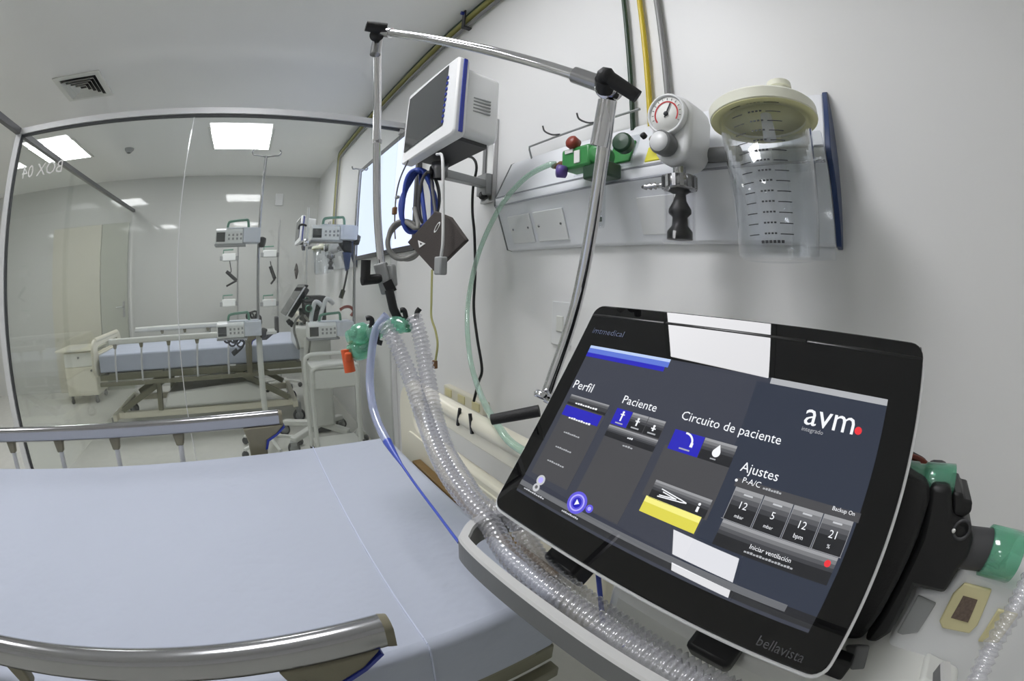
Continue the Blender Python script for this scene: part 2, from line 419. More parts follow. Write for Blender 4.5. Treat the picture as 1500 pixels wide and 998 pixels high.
def plate(parent, name, x0, x1, z0, z1, mt, fn, n, t=0.006, bevel=0.002):
    a, b = V((x0, fn(z0), z0)), V((x0, fn(z1), z1))
    return MB().prism([a + n * 0.0005, a + n * 0.0005 + V((x1 - x0, 0, 0)), b + n * 0.0005 + V((x1 - x0, 0, 0)), b + n * 0.0005], n * t).build(name, mt, parent, bevel=bevel)
for x0, x1 in ((-1.195, -1.075), (-1.055, -0.915)):
    k = plate(r, 'blank_plate', x0, x1, 1.438, 1.532, 'white_plastic', lower, NL)
    for xx in (x0 + 0.018, x1 - 0.018): z = 1.487; MB().lathe([(0, 0.009), (0.004, 0.0085), (0.004, 0.006)], V((xx, lower(z), z)), NL, 10).build('screw', 'steel', k)
plate(r, 'blank_plate', -0.64, -0.50, 1.438, 1.53, 'white_plastic', lower, NL, t=0.003)
k = plate(r, 'outlet_plate', -0.85, -0.64, 1.612, 1.715, 'clear_plastic', upper, NU, t=0.004)
plate(k, 'oxygen_colour_field', -0.725, -0.65, 1.625, 1.692, 'outlet_green', upper, NU, t=0.007)
k = plate(r, 'outlet_plate', -0.60, -0.505, 1.605, 1.70, 'white_plastic', upper, NU, t=0.004)
plate(k, 'vacuum_colour_field', -0.596, -0.515, 1.61, 1.655, 'outlet_yellow', upper, NU, t=0.007)
mb = MB(); mb.lathe([(0, 0.05), (0.011, 0.05), (0.011, 0.01), (0.016, 0.008), (0.016, 0)], V((-0.55, upper(1.640), 1.640)), NU, 16); mb.build('outlet_valve', 'khaki_plastic', k)
MB().lathe([(0, 0.06), (0.008, 0.058), (0.008, 0.048)], V((-0.578, upper(1.650), 1.650)), NU, 12).build('outlet_knob', 'black_plastic', k)
mb = MB()
for x0 in (-0.615, -0.49):
    pass
mb = MB().tube([(-1.13, 0.884, 1.742), (-1.13, 0.872, 1.775), (-1.12, 0.864, 1.782), (-0.64, 0.864, 1.790)], 0.0035, 8)
mb.build('top_rail', 'grey_plastic', r)
for xx in (-0.96, -0.80):
    MB().tube(smooth_path([(xx, 0.862, 1.787), (xx - 0.03, 0.855, 1.792), (xx - 0.055, 0.845, 1.808), (xx - 0.06, 0.84, 1.828)], 5), 0.003, 8).build('wire_hook', 'dark_grey', r)
# oxygen flowmeter
ox = empty('oxygen_flowmeter', (-0.715, 0.8, 1.58), 'green oxygen flowmeter with clear sight tube on the service panel', 'flowmeter')
mb = MB().box((-0.755, 0.76, 1.633), (0.105, 0.06, 0.06)); mb.lathe([(0, 0), (0.028, 0), (0.028, 0.05), (0.02, 0.06), (0, 0.06)], (-0.70, 0.79, 1.633), (0.3, -1, 0), 20)
mb.build('valve_block', 'meter_green', ox, bevel=0.008)
MB().box((-0.69, 0.762, 1.588), (0.085, 0.055, 0.04)).lathe([(0, 0), (0.026, 0), (0.028, 0.03), (0.0, 0.034)], (-0.64, 0.80, 1.66), (0.2, -1, 0.1), 20).build('lower_block', 'meter_dark', ox, bevel=0.006)
MB().lathe([(0, 0), (0.018, 0), (0.019, 0.02), (0.014, 0.026), (0, 0.027)], (-0.765, 0.745, 1.672), (0, -1, 0.35), 18).build('red_knob', 'red_brown', ox)
MB().lathe([(0, 0), (0.017, 0), (0.018, 0.022), (0.0, 0.026)], (-0.795, 0.735, 1.60), (-0.4, -1, 0), 18).build('purple_knob', 'purple', ox)
MB().box((-0.745, 0.7285, 1.632), (0.02, 0.003, 0.034)).box((-0.775, 0.7285, 1.652), (0.03, 0.003, 0.01)).build('white_label', 'print_white', ox)
MB().lathe([(0, 0), (0.013, 0), (0.015, 0.012), (0.010, 0.02), (0.012, 0.028), (0.008, 0.04), (0.009, 0.048), (0.006, 0.06), (0, 0.06)], (-0.805, 0.755, 1.63), (-1, -0.05, 0.03), 16).build('hose_barb', 'brown_plug', ox)
MB().lathe([(0.017, 0), (0.017, -0.115), (0.014, -0.125), (0, -0.125), (0, -0.12), (0.012, -0.12), (0.015, -0.11), (0.015, 0)], (-0.70, 0.762, 1.57), seg=20).build('sight_tube', 'clear_plastic', ox)
MB().tube([(-0.70, 0.762, 1.565), (-0.70, 0.762, 1.485)], 0.007).lathe([(0, 0), (0.009, 0.001), (0.009, 0.012), (0, 0.014)], (-0.70, 0.762, 1.46), seg=12).build('float_rod', 'meter_dark', ox)
P = [V((-0.862, 0.752, 1.632))] + [at(p, 1, y) for p, y in (((808, 240), 0.74), ((768, 262), 0.745), ((730, 308), 0.75), ((700, 375), 0.755), ((685, 450), 0.72), ((688, 520), 0.66), ((703, 575), 0.57), ((730, 625), 0.46), ((765, 660), 0.435))]
P += [V((-0.40, 0.46, 1.0)), V((-0.27, 0.50, 0.955))]
tag(MB().tube(resample(smooth_path(P), 0.015), 0.0085, 12).build('oxygen_hose', 'green_hose'), 'pale green clear oxygen hose hanging in an arc from the flowmeter', 'hose')
# vacuum regulator
vr = empty('vacuum_regulator', (-0.44, 0.82, 1.55), 'white vacuum regulator with round gauge above a small clear trap jar', 'vacuum regulator')
F1 = 0.705
pts = []
for i in range(9): a = math.pi * i / 8; pts.append((0.053 * math.cos(a), 0.035 + 0.053 * math.sin(a)))
for i in range(9): a = math.pi + math.pi * i / 8; pts.append((0.045 * math.cos(a), -0.03 + 0.045 * math.sin(a)))
GX, GZ = -0.447, 1.630
MB().prism([(GX + a, F1, GZ + b) for a, b in pts], (0.0, 0.095, 0)).build('housing', 'white_plastic', vr, bevel=0.012, bseg=3)
MB().lathe([(0.022, 0), (0.024, 0.03)], (GX, F1 + 0.09, GZ), (0, 1, 0), 16).build('wall_coupling', 'steel', vr)
MB().tube([(GX + 0.02, 0.80, GZ - 0.03), (GX + 0.115, 0.80, GZ - 0.035)], 0.017, 14).build('side_coupling', 'mid_grey', vr)
gc = V((GX, F1 - 0.001, GZ + 0.036))
MB().lathe([(0.047, 0), (0.047, 0.012), (0.042, 0.013), (0.042, 0.008), (0, 0.008)], gc, (0, -1, 0), 32).build('gauge_case', 'white_plastic', vr)
gf = MB().lathe([(0, 0.0092), (0.0405, 0.0092), (0.0405, 0.0085)], gc, (0, -1, 0), 32).build('gauge_face', 'dial_face', vr)
mb = MB()
for i in range(26):
    a0, a1 = math.radians(-35 + i * 9.6), math.radians(-35 + (i + 1) * 9.6)
    q = lambda a, rr: gc + V((math.cos(a) * rr, -0.0098, math.sin(a) * rr))
    mb.quad(q(a0, 0.030), q(a1, 0.030), q(a1, 0.0265), q(a0, 0.0265), 0)
    if i % 2 == 0: mb.quad(q(a0, 0.037), q(a0 + 0.04, 0.037), q(a0 + 0.04, 0.032), q(a0, 0.032), 1)
mb.build('scale_arc', ['red', 'ink'], gf)
mb = MB().bar(gc + V((-0.004, -0.0115, -0.008)), gc + V((0.013, -0.0115, 0.022)), 0.0025, 0.0015); mb.lathe([(0, 0.014), (0.005, 0.013), (0.005, 0.0095)], gc, (0, -1, 0), 14); mb.build('needle', 'ink', gf)
kc = V((GX - 0.006, F1 - 0.001, GZ - 0.033))
MB().lathe([(0.024, 0), (0.026, 0.006), (0.026, 0.03), (0.022, 0.034), (0.022, 0.03)], kc, (0, -1, 0), 28).build('knob', 'mid_grey', vr)
MB().lathe([(0, 0.036), (0.021, 0.036), (0.0225, 0.03)], kc, (0, -1, 0), 28).build('knob_cap', 'white_plastic', vr)
jc = V((GX + 0.0, 0.735, 0))
MB().tube([(jc.x, jc.y, 1.562), (jc.x, jc.y, 1.532)], 0.014).build('neck', 'chrome', vr)
mb = MB()
for k in range(14):
    a = 2 * math.pi * k / 14; mb.box((jc.x + 0.034 * math.cos(a), jc.y + 0.034 * math.sin(a), 1.522), (0.008, 0.008, 0.026), 0, Matrix.Rotation(a, 3, 'Z'))
mb.lathe([(0, 1.536), (0.034, 1.536), (0.034, 1.508), (0, 1.508)], (jc.x, jc.y, 0), seg=28); mb.build('jar_cap', 'steel', vr)
mb = MB().lathe([(0, 0), (0.006, 0), (0.006, 0.02), (0.004, 0.022), (0.008, 0.026), (0.004, 0.034), (0.008, 0.038), (0.004, 0.046), (0.007, 0.05), (0.003, 0.06), (0, 0.06)], (jc.x - 0.034, jc.y, 1.522), (-1, -0.1, 0), 12); mb.build('barbed_outlet', 'steel', vr)
MB().lathe([(0.033, 1.508), (0.033, 1.405), (0.036, 1.402), (0.036, 1.396), (0, 1.396), (0, 1.401), (0.029, 1.402), (0.030, 1.508)], (jc.x, jc.y, 0), seg=28).build('trap_jar', 'clear_thin', vr)
MB().lathe([(0, 1.404), (0.027, 1.404), (0.027, 1.42), (0.017, 1.432), (0.016, 1.45), (0.024, 1.458), (0.024, 1.466), (0.014, 1.484), (0.013, 1.498), (0.024, 1.505), (0, 1.506)], (jc.x, jc.y, 0), seg=20).build('float_valve', 'black_plastic', vr)
# suction canister
CX, CY = -0.236, 0.70
sc = empty('suction_canister', (CX, CY, 1.37), 'tall clear suction canister with cream lid and printed scale on the panel', 'canister')
ZB, ZT, RB, RT = 1.366, 1.625, 0.072, 0.088
MB().lathe([(0, ZB), (RB - 0.006, ZB), (RB, ZB + 0.006), (RT, ZT), (RT - 0.003, ZT), (RB - 0.003, ZB + 0.008), (RB - 0.008, ZB + 0.004), (0, ZB + 0.004)], (CX, CY, 0), seg=48).build('jar', 'clear_plastic', sc)
lid = MB().lathe([(0, ZT - 0.004), (0.08, ZT - 0.004), (0.083, ZT - 0.012), (0.1, ZT - 0.012), (0.103, ZT - 0.010), (0.103, ZT + 0.008), (0.099, ZT + 0.012), (0.07, ZT + 0.016), (0, ZT + 0.017)], (CX, CY, 0), seg=48).build('lid', 'lid_cream', sc, shade=35)
MB().lathe([(0.078, ZT - 0.0135), (0.1015, ZT - 0.0135), (0.1015, ZT - 0.0125), (0.078, ZT - 0.0125)], (CX, CY, 0), seg=48, closed=True).build('lid_underside', 'lid_glow_tint', lid)  # ring and disc under the lid carry the painted glow
MB().lathe([(0, ZT - 0.0065), (0.0795, ZT - 0.0065), (0.0795, ZT - 0.0045), (0, ZT - 0.0045)], (CX, CY, 0), seg=48).build('lid_underside', 'lid_glow_tint', lid)
MB().lathe([(0.02, 0), (0.02, 0.03), (0.023, 0.032), (0.023, 0.042), (0.014, 0.042), (0.014, 0.02)], (CX + 0.045, CY - 0.01, ZT + 0.012), seg=18).build('large_port', 'lid_cream', lid, shade=35)
MB().lathe([(0.006, 0), (0.005, 0.03), (0.003, 0.03), (0.003, 0)], (CX - 0.05, CY - 0.02, ZT + 0.012), seg=12).build('small_port', 'lid_cream', lid)
MB().lathe([(0.010, 0), (0.012, -0.05), (0.009, -0.05), (0.008, 0)], (CX + 0.01, CY - 0.02, ZT - 0.005), seg=14).build('inlet_stub', 'white_plastic', lid)
mb = MB()
a0 = math.atan2(-CY, -CX)            # facing the bed side
def onjar(a, z, e=0.0006):
    rr = RB + (RT - RB) * (z - ZB) / (ZT - ZB) + e; return V((CX + rr * math.cos(a), CY + rr * math.sin(a), z))
def arc(m_, a, b, z, t, mi=0):
    n = max(2, int(abs(b - a) / 0.05))
    for k in range(n):
        u, v = a + (b - a) * k / n, a + (b - a) * (k + 1) / n
        m_.quad(onjar(u, z), onjar(v, z), onjar(v, z + t), onjar(u, z + t), mi)
for k in range(15):
    z = ZB + 0.03 + k * 0.0165
    arc(mb, a0 - 0.72, a0 - 0.46, z, 0.0016); arc(mb, a0 + 0.02, a0 + 0.32, z, 0.0016)
    for q in range(4): arc(mb, a0 - 0.33 + q * 0.075, a0 - 0.33 + q * 0.075 + 0.05, z + 0.0005, 0.0028)
for q in range(6): arc(mb, a0 - 0.42 + q * 0.09, a0 - 0.42 + q * 0.09 + 0.07, ZB + 0.017, 0.0045)
mb.build('printed_scale', 'ink', sc)
MB().box((CX + 0.02, CY + 0.105, 1.60), (0.06, 0.03, 0.10)).box((CX + 0.02, CY + 0.092, 1.58), (0.09, 0.012, 0.035)).build('wall_bracket', 'clear_plastic', sc, bevel=0.004)
MB().box((CX + 0.05, CY + 0.07, (ZB + ZT) / 2 - 0.005), (0.085, 0.012, 0.24)).build('back_plate', 'clear_plastic', sc, bevel=0.003)
sc.rotation_euler = (0, -0.06, 0); sc.location.x += 0.017      # the jar hangs a little askew
# wall switch below the panel
r = empty('switch_plate', (-0.965, YW, 1.175), 'white switch plate on the wall below the service panel', 'switch')
MB().box((-0.965, YW - 0.006, 1.175), (0.085, 0.011, 0.14)).build('plate', 'white_plastic', r, bevel=0.003)
MB().box((-0.965, YW - 0.013, 1.175), (0.03, 0.006, 0.05)).build('rocker', 'white_enamel', r, bevel=0.002)
r = empty('outlet_strip', (-1.6, YW, 0.84), 'cream socket strip on the wall behind the headboard', 'socket')
a, b = at((654, 568), 1, 0.88), at((712, 594), 1, 0.88)
MB().box(((a.x + b.x) / 2, 0.882, a.z - 0.01), (b.x - a.x, 0.034, 0.055)).build('housing', 'cream_plastic', r, bevel=0.004)
for t in (0.15, 0.5, 0.85): MB().box((a.x + (b.x - a.x) * t, 0.863, a.z - 0.01), (0.06, 0.006, 0.036)).build('socket_cover', 'label_cream', r, bevel=0.002)
# ------------------------------------------------------------------ wall bracket and bedside monitor
br = empty('monitor_bracket', (-1.42, YW, 1.62), 'grey wall rail with arm that carries the bedside monitor', 'wall bracket')
MB().box((-1.415, 0.889, 1.80), (0.09, 0.02, 0.36)).build('wall_rail', 'aluminium', br, bevel=0.003)
MB().box((-1.435, 0.8775, 1.80), (0.022, 0.004, 0.34)).build('rail_slot', 'mid_grey', br)
p0, p1 = V((-1.41, 0.868, 1.695)), V((-1.22, 0.585, 1.655))
MB().bar(p0, p1, 0.04, 0.03).box((-1.41, 0.865, 1.69), (0.07, 0.03, 0.09)).build('arm', 'grey_plastic', br, bevel=0.004)
MB().lathe([(0, 0), (0.016, 0), (0.018, 0.02), (0.0, 0.024)], (-1.41, 0.87, 1.645), (0.6, -1, 0), 14).build('clamp_knob', 'black_plastic', br)
MB().lathe([(0.02, 1.63), (0.028, 1.66), (0.028, 1.684), (0, 1.684), (0, 1.63)], (-1.20, 0.565, 0), seg=18).build('swivel', 'aluminium_dark', br)
A = [V((-1.333, 0.486, 1.968)), V((-1.005, 0.51, 1.988)), V((-0.975, 0.493, 1.708)), V((-1.304, 0.469, 1.688))]
mo = empty('patient_monitor', (-1.16, 0.56, 1.685), 'white bedside monitor with dark screen on the wall arm above the near bed', 'monitor')
U_, D_ = (A[1] - A[0]) / 0.33, (A[3] - A[0]) / 0.284
Nf = U_.cross(D_).normalized()
if Nf.y > 0: Nf = -Nf
def mp(u, v, h=0): return A[0] + U_ * u + D_ * v + Nf * h
MB().prism([mp(a + 0.165, b + 0.142, -0.04) for a, b in rrect(0.33, 0.284, 0.016, 4)], Nf * 0.04).build('front_frame', 'white_plastic', mo, bevel=0.006)
def on_mon(p):
    d = ray(p); t = (mp(0, 0, 0.001) - CAM).dot(Nf) / d.dot(Nf); return CAM + d * t
MB().prism([on_mon(p) for p in ((601, 146), (658, 96), (648, 183), (592, 224))], Nf * 0.0015).build('screen', 'dark_screen', mo)
MB().prism([mp(0.322, 0.01, -0.028), mp(0.322, 0.274, -0.028), mp(0.3335, 0.274, -0.028), mp(0.3335, 0.01, -0.028)], Nf * 0.012).build('side_stripe', 'blue_label', mo)
mb = MB()
for k in range(9): q = on_mon((657.5 - k * 1.05, 112 + k * 8)); mb.prism([q + U_ * -0.006, q + U_ * 0.002, q + U_ * 0.002 + D_ * 0.009, q - U_ * 0.006 + D_ * 0.009], Nf * 0.003)
mb.build('key_column', 'blue_label', mo)
MB().prism([mp(a + 0.165, b + 0.142, -0.165) for a, b in rrect(0.30, 0.24, 0.02, 4)], Nf * 0.126).build('rear_case', 'white_plastic', mo, bevel=0.01)
mb = MB()
for k in range(5): mb.box(mp(0.316, 0.13 + k * 0.012, -0.1), (0.004, 0.06, 0.004))
mb.build('side_vent', 'grey_plastic', mo)
MB().prism([mp(0.05, 0.262, -0.15), mp(0.28, 0.262, -0.15), mp(0.28, 0.275, -0.15), mp(0.05, 0.275, -0.15)], Nf * 0.11).build('bottom_tray', 'dark_grey', mo)
# leads and cuff hanging under the monitor
def cable(name, pts, rad, mt, label, cat='cable', n=6, seg=8, parent=None, g=None):
    o = MB().tube(smooth_path(pts, n), rad, seg).build(name, mt, parent)
    return tag(o, label, cat, g) if parent is None else o
def coil(c, ru, rz, turns, jit, dep=0.03, n=28):
    out = []
    for i in range(int(turns * n) + 1):
        a = math.pi / 2 + 2 * math.pi * i / n; w = 1 + jit * math.sin(i * 0.7); d = dep * i / (turns * n)
        out.append(V(c) + V((math.cos(a) * ru * w * 0.45 - d * 0.8, math.cos(a) * ru * w * 0.89 + d * 0.4, math.sin(a) * rz * w)))
    return out
c = at((612, 295), 1, 0.50); hook = at((614, 250), 1, 0.52)
bl = cable('monitor_lead', [hook] + coil(c, 0.052, 0.098, 4.0, 0.12) + [at((625, 340), 1, 0.52)], 0.0068, 'blue_cable', 'blue monitor lead coiled in a loop under the bedside monitor', n=3)
c = at((628, 290), 1, 0.53)
cable('monitor_lead', [at((632, 245), 1, 0.54)] + coil(c, 0.032, 0.085, 1.0, 0.05) + [at((640, 330), 1, 0.52)], 0.0055, 'dark_grey', 'dark grey monitor lead hanging right of the blue coil', n=3)
c = at((592, 352), 1, 0.47)
cable('cuff_hose', [at((607, 305), 1, 0.5), at((612, 335), 1, 0.485)] + coil(c, 0.054, 0.060, 4.0, 0.05, 0.03), 0.0075, 'grey_cable', 'grey cuff hose coiled in a ring beside the brown cuff', 'hose', n=3)
cf = empty('pressure_cuff', at((640, 355), 1, 0.46), 'dark brown blood pressure cuff hanging cornerwise under the bedside monitor', 'cuff')
Y = 0.46
cs = [at(p, 1, Y) for p in ((637, 309), (659, 318), (683, 352), (636, 399), (596, 355))]
mb = MB(); mb.prism(cs, (-0.004, 0.012, 0)); mb.build('pad', 'cuff_brown', cf, bevel=0.004, bseg=3)
q0, q1, q2 = [at(p, 1, Y - 0.0012) for p in ((612, 352), (623, 357), (614, 363))]
mb = MB().ring_prism([q0, q1, q2], [q0 * 0.6 + (q1 + q2) * 0.2, q1 * 0.6 + (q0 + q2) * 0.2, q2 * 0.6 + (q1 + q0) * 0.2], (0, 0.001, 0))
mb.build('printed_triangle', 'print_white', cf); mb = MB()
cc = at((640, 333), 1, Y - 0.0012)
el = [cc + V((0.018 * math.cos(t) , 0, 0.008 * math.sin(t) + 0.010 * math.cos(t))) for t in [2 * math.pi * k / 16 for k in range(16)]]
el2 = [cc + (e - cc) * 0.75 for e in el]
mb.ring_prism(el, el2, (0, 0.001, 0)); mb.build('printed_oval', 'print_white', cf)
sp = empty('finger_probe', at((648, 388), 1, 0.43), 'white lead with grey finger probe hanging in front of the brown cuff', 'probe')
cable('lead', [at(p, 1, y) for p, y in (((640, 226), 0.47), ((648, 232), 0.44), ((649, 300), 0.435), ((649, 352), 0.43), ((646, 378), 0.43))], 0.004, 'white_cable', None, parent=sp)
a, b = at((646, 376), 1, 0.43), at((645, 403), 1, 0.43)
MB().bar(a, b, 0.035, 0.02, up=(0, 1, 0)).build('clip', 'grey_plastic', sp, bevel=0.004)
el_ = empty('electrode_lead', at((578, 312), 1, 0.47), 'thin grey lead with an orange clip against the lit window', 'cable')
cable('lead', [at(p, 1, 0.47) for p in ((598, 235), (586, 262), (580, 290), (578, 330), (579, 350))], 0.0028, 'grey_cable', None, parent=el_)
MB().box(at((578, 309), 1, 0.47), (0.02, 0.014, 0.026)).build('clip', 'brown_plug', el_, bevel=0.003)
MB().box(at((582, 289), 1, 0.47), (0.02, 0.012, 0.01)).build('splitter', 'grey_plastic', el_, bevel=0.002)
P = [at(p, 1, 0.80) for p in ((680, 228), (693, 232), (698, 246), (693, 275), (692, 310), (695, 345), (696, 400), (694, 450), (699, 495), (706, 540))] + [at((701, 560), 1, 0.80), at((694, 588), 1, 0.80)]
cable('power_cord', P, 0.0055, 'black_plastic', 'black power cord dropping down the wall from the bedside monitor', 'cord')
ec = empty('earth_cable', at((633, 450), 1, 0.75), 'thin yellow green cable with brown plug hanging on the wall under the cuff', 'cable')
cable('lead', [at(p, 1, 0.75) for p in ((633, 395), (632, 440), (632, 465), (638, 485), (641, 505), (638, 528))], 0.005, 'cable_olive', None, parent=ec)
MB().box(at((637, 534), 1, 0.75), (0.022, 0.018, 0.035)).build('plug', 'brown_plug', ec, bevel=0.003)
# ------------------------------------------------------------------ hospital beds
RAILP = [(math.cos(t) * (0.019 if True else 0), math.sin(t) * 0.026) for t in [2 * math.pi * k / 16 for k in range(16)]]
RAILP = [(max(-0.016, min(0.016, a * 1.15)), b) for a, b in RAILP]
def side_rail(bed, x, s, y0, y1, posts, latch, mt_bar, mt_post):
    """s = +1: the rail's outside faces +x"""
    z = 0.868
    sr = MB().profile([(x, y0, z), (x, y1, z)], RAILP, (1, 0, 0), (0, 0, 1)).build('side_rail', mt_bar, bed)
    for y in posts:
        b = MB().prism([(x - 0.011, y - 0.022, z - 0.02), (x - 0.011, y + 0.022, z - 0.02), (x - 0.011, y + 0.012, z - 0.062), (x - 0.011, y - 0.014, z - 0.062)], (0.022, 0, 0))
        b.tube([(x, y, z - 0.06), (x + s * 0.004, y - 0.012, z - 0.2), (x, y - 0.02, 0.52)], 0.010, 10, 1); b.build('rail_post', [mt_post, 'frame_pale'], sr, bevel=0.004)
    MB().bar((x, min(posts) - 0.06, 0.505), (x, latch + 0.1, 0.505), 0.03, 0.035).build('lower_bar', 'olive_steel', sr)
    y = latch
    lb = MB().prism([(x - 0.016, y - 0.038, z - 0.022), (x - 0.016, y + 0.105, z - 0.022), (x - 0.016, y + 0.075, z - 0.052), (x - 0.016, y + 0.038, z - 0.07), (x - 0.016, y + 0.024, z - 0.36), (x - 0.016, y - 0.024, z - 0.36), (x - 0.016, y - 0.026, z - 0.07)], (0.032, 0, 0)).build('latch_post', mt_post, sr, bevel=0.004)
    MB().lathe([(0, 0.006), (0.007, 0.005), (0.009, 0)], (x + s * 0.016, y - 0.012, z - 0.055), (s, 0, 0), 14).build('latch_screw', 'steel', lb)
    MB().tube(smooth_path([(x + s * 0.0165, y - 0.01, z - 0.075), (x + s * 0.0165, y + 0.01, z - 0.08), (x + s * 0.0165, y + 0.018, z - 0.12)], 5), 0.002, 6).build('latch_groove', 'dark_grey', lb)
    MB().prism([(x - 0.018, y + a, z + b) for a, b in ((0.104, -0.026), (0.075, -0.050), (0.040, -0.068), (0.030, -0.10), (0.038, -0.10), (0.047, -0.073), (0.078, -0.056), (0.107, -0.031))], (0.036, 0, 0)).build('blue_tab', 'blue_label', lb)
    MB().profile([(x, y1, z), (x, y1 + 0.012, z - 0.004)], [(a * 1.04, b * 1.0) for a, b in RAILP], (1, 0, 0), (0, 0, 1)).build('rail_end_cap', mt_post, sr)
    return sr
def make_bed(label, full):
    X0, X1 = -0.39, -1.29
    bed = empty('hospital_bed', (-0.84, -0.6, 0), label, 'bed', 'hospital beds')
    mb = MB()
    for x in (X0 - 0.05, X1 + 0.05): mb.bar((x, -1.60, 0.555), (x, 0.44, 0.555), 0.04, 0.05)
    for y in (-1.58, -1.1, -0.6, -0.1, 0.42): mb.bar((X0 - 0.05, y, 0.55), (X1 + 0.05, y, 0.55), 0.04, 0.04)
    mb.bar((X0 - 0.02, -1.6, 0.50), (X0 - 0.02, 0.44, 0.50), 0.03, 0.035); mb.bar((X1 + 0.02, -1.6, 0.50), (X1 + 0.02, 0.44, 0.50), 0.03, 0.035)
    mb.build('frame', 'olive_steel', bed, bevel=0.004)
    mb = MB()
    for y0 in (-1.5, -0.86, -0.2): mb.box((-0.84, y0 + 0.3, 0.585), (0.84, 0.58, 0.012))
    mb.build('sleeping_deck', 'olive_steel', bed)
    mb = MB()
    for x in (X0 - 0.12, X1 + 0.12):
        mb.bar((x, -1.5, 0.19), (x, 0.35, 0.19), 0.05, 0.06)
    for y in (-1.5, 0.35): mb.bar((X0 - 0.02, y, 0.19), (X1 + 0.02, y, 0.19), 0.05, 0.06)
    mb.build('base_frame', 'cream_plastic', bed, bevel=0.006)
    MB().prism([(X0 - 0.05, -0.95, 0.25), (X0 - 0.05, 0.05, 0.25), (X0 - 0.05, 0.05, 0.36), (X0 - 0.05, -0.1, 0.43), (X0 - 0.05, -0.9, 0.38)], (-0.8, 0, 0)).build('base_cover', 'white_enamel', bed, bevel=0.02)
    for x in (X0 - 0.1, X1 + 0.1):
        for a, b in (((x, -1.42, 0.24), (x, -0.85, 0.53)), ((x, -0.30 + 0.1, 0.53), (x, 0.30, 0.24))):
            MB().bar(a, b, 0.03, 0.055).build('lift_arm', 'olive_steel', bed, bevel=0.004)
        MB().bar((x, -1.0, 0.22), (x, -0.98, 0.53), 0.05, 0.05, up=(1, 0, 0)).build('lift_leg', 'olive_steel', bed, bevel=0.004)
    for x in (X0 - 0.08, X1 + 0.08):
        for y in (-1.53, 0.38):
            c = MB().bar((x, y, 0.19), (x, y, 0.10), 0.05, 0.05, up=(0, 1, 0)); 
            for s in (-1, 1): c.bar((x + s * 0.02, y, 0.14), (x + s * 0.02, y, 0.06), 0.006, 0.04, up=(1, 0, 0))
            c = c.build('caster', 'grey_plastic', bed)
            MB().lathe([(0, -0.014), (0.04, -0.014), (0.04, 0.014), (0, 0.014)], (x, y, 0.062), (1, 0, 0), 20).build('wheel_hub', 'grey_plastic', c)
            MB().lathe([(0.04, -0.016), (0.058, -0.016), (0.062, -0.008), (0.062, 0.008), (0.058, 0.016), (0.04, 0.016)], (x, y, 0.062), (1, 0, 0), 24, closed=True).build('tyre', 'dark_grey', c)
    # head board: moulded cream panel with a grip slot
    yh = 0.485
    def board(name, y, h, z0, w):
        o = rrect(w, h, 0.10, 6); i_ = rrect(w - 0.26, 0.075, 0.035, 6, 0, h / 2 - 0.10)
        b = MB().ring_prism([(-0.84 + a, y, z0 + h / 2 + c) for a, c in o], [(-0.84 + a, y, z0 + h / 2 + c) for a, c in i_], (0, 0.035, 0)).build(name, 'cream_plastic', bed, bevel=0.008)
        MB().tube([(-0.84 - w / 2 + 0.1, y + 0.017, z0 + h - 0.012), (-0.84 + w / 2 - 0.1, y + 0.017, z0 + h - 0.012)], 0.024, 14).build('grip_bar', 'cream_plastic', b)
        MB().prism([(-0.84 + a, y - 0.004, z0 + 0.13 + c) for a, c in rrect(w - 0.14, 0.16, 0.04, 5)], (0, 0.006, 0)).build('moulded_field', 'cream_plastic', b, bevel=0.003)
        return b
    board('headboard', yh, 0.37, 0.60, 0.96); board('footboard', -1.66, 0.33, 0.56, 0.92)
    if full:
        MB().box((-0.80, yh - 0.022, 0.70), (0.66, 0.03, 0.09)).build('brown_strip', 'strip_brown', bed, bevel=0.004)  # brown strip filling the gap between mattress and headboard
        for p, rr in (((672, 611), 0.25), ((690, 621), -0.2)):
            q = at(p, 1, yh - 0.004); MB().box(q, (0.007, 0.006, 0.05), 0, Matrix.Rotation(rr, 3, 'Y')).build('cable_tie', 'black_plastic', bed)
    return bed
bed = make_bed('hospital bed in front with silver side rails, beneath the ventilator screen', True)
side_rail(bed, -0.385, 1, -1.25, 0.088, (-0.26, -0.52, -0.78, -1.04), -0.028, 'bright_rail', 'khaki_plastic')
side_rail(bed, -1.350, -1, -1.25, 0.06, (-0.30, -0.55, -0.80, -1.05), -0.03, 'bright_rail', 'khaki_plastic')
def make_mattress(label, x0, x1, y0, y1, zb, zt, nm='mattress'):
    r = empty(nm, ((x0 + x1) / 2, (y0 + y1) / 2, zb), label, 'mattress', 'bed mattresses')
    MB().box(((x0 + x1) / 2, (y0 + y1) / 2, (zb + zt) / 2), (abs(x1 - x0), abs(y1 - y0), zt - zb)).build('sheeted_pad', 'sheet', r, bevel=0.018, bseg=4)
    return r
mt = make_mattress('pale blue sheeted mattress on the bed in front', -0.405, -1.30, -1.62, 0.43, 0.60, 0.772)
e_ = [(-1.29, 0.7725), (-0.425, 0.7725), (-0.414, 0.7695), (-0.4075, 0.763), (-0.4045, 0.752), (-0.4045, 0.62)]
mb = MB()
for (xa, za), (xb, zb_) in zip(e_, e_[1:]): mb.bar((xa, 0.16, za), (xb, 0.16, zb_), 0.005, 0.0025, up=(0, 1, 0))
mb.build('sheet_seam', 'seam', mt)
bed2 = make_bed('hospital bed in the next bay behind the glass partition', False)
side_rail(bed2, -0.385, 1, -1.44, 0.0, (-1.38, -1.10, -0.82, -0.54, -0.24), -0.06, 'white_enamel', 'khaki_plastic')
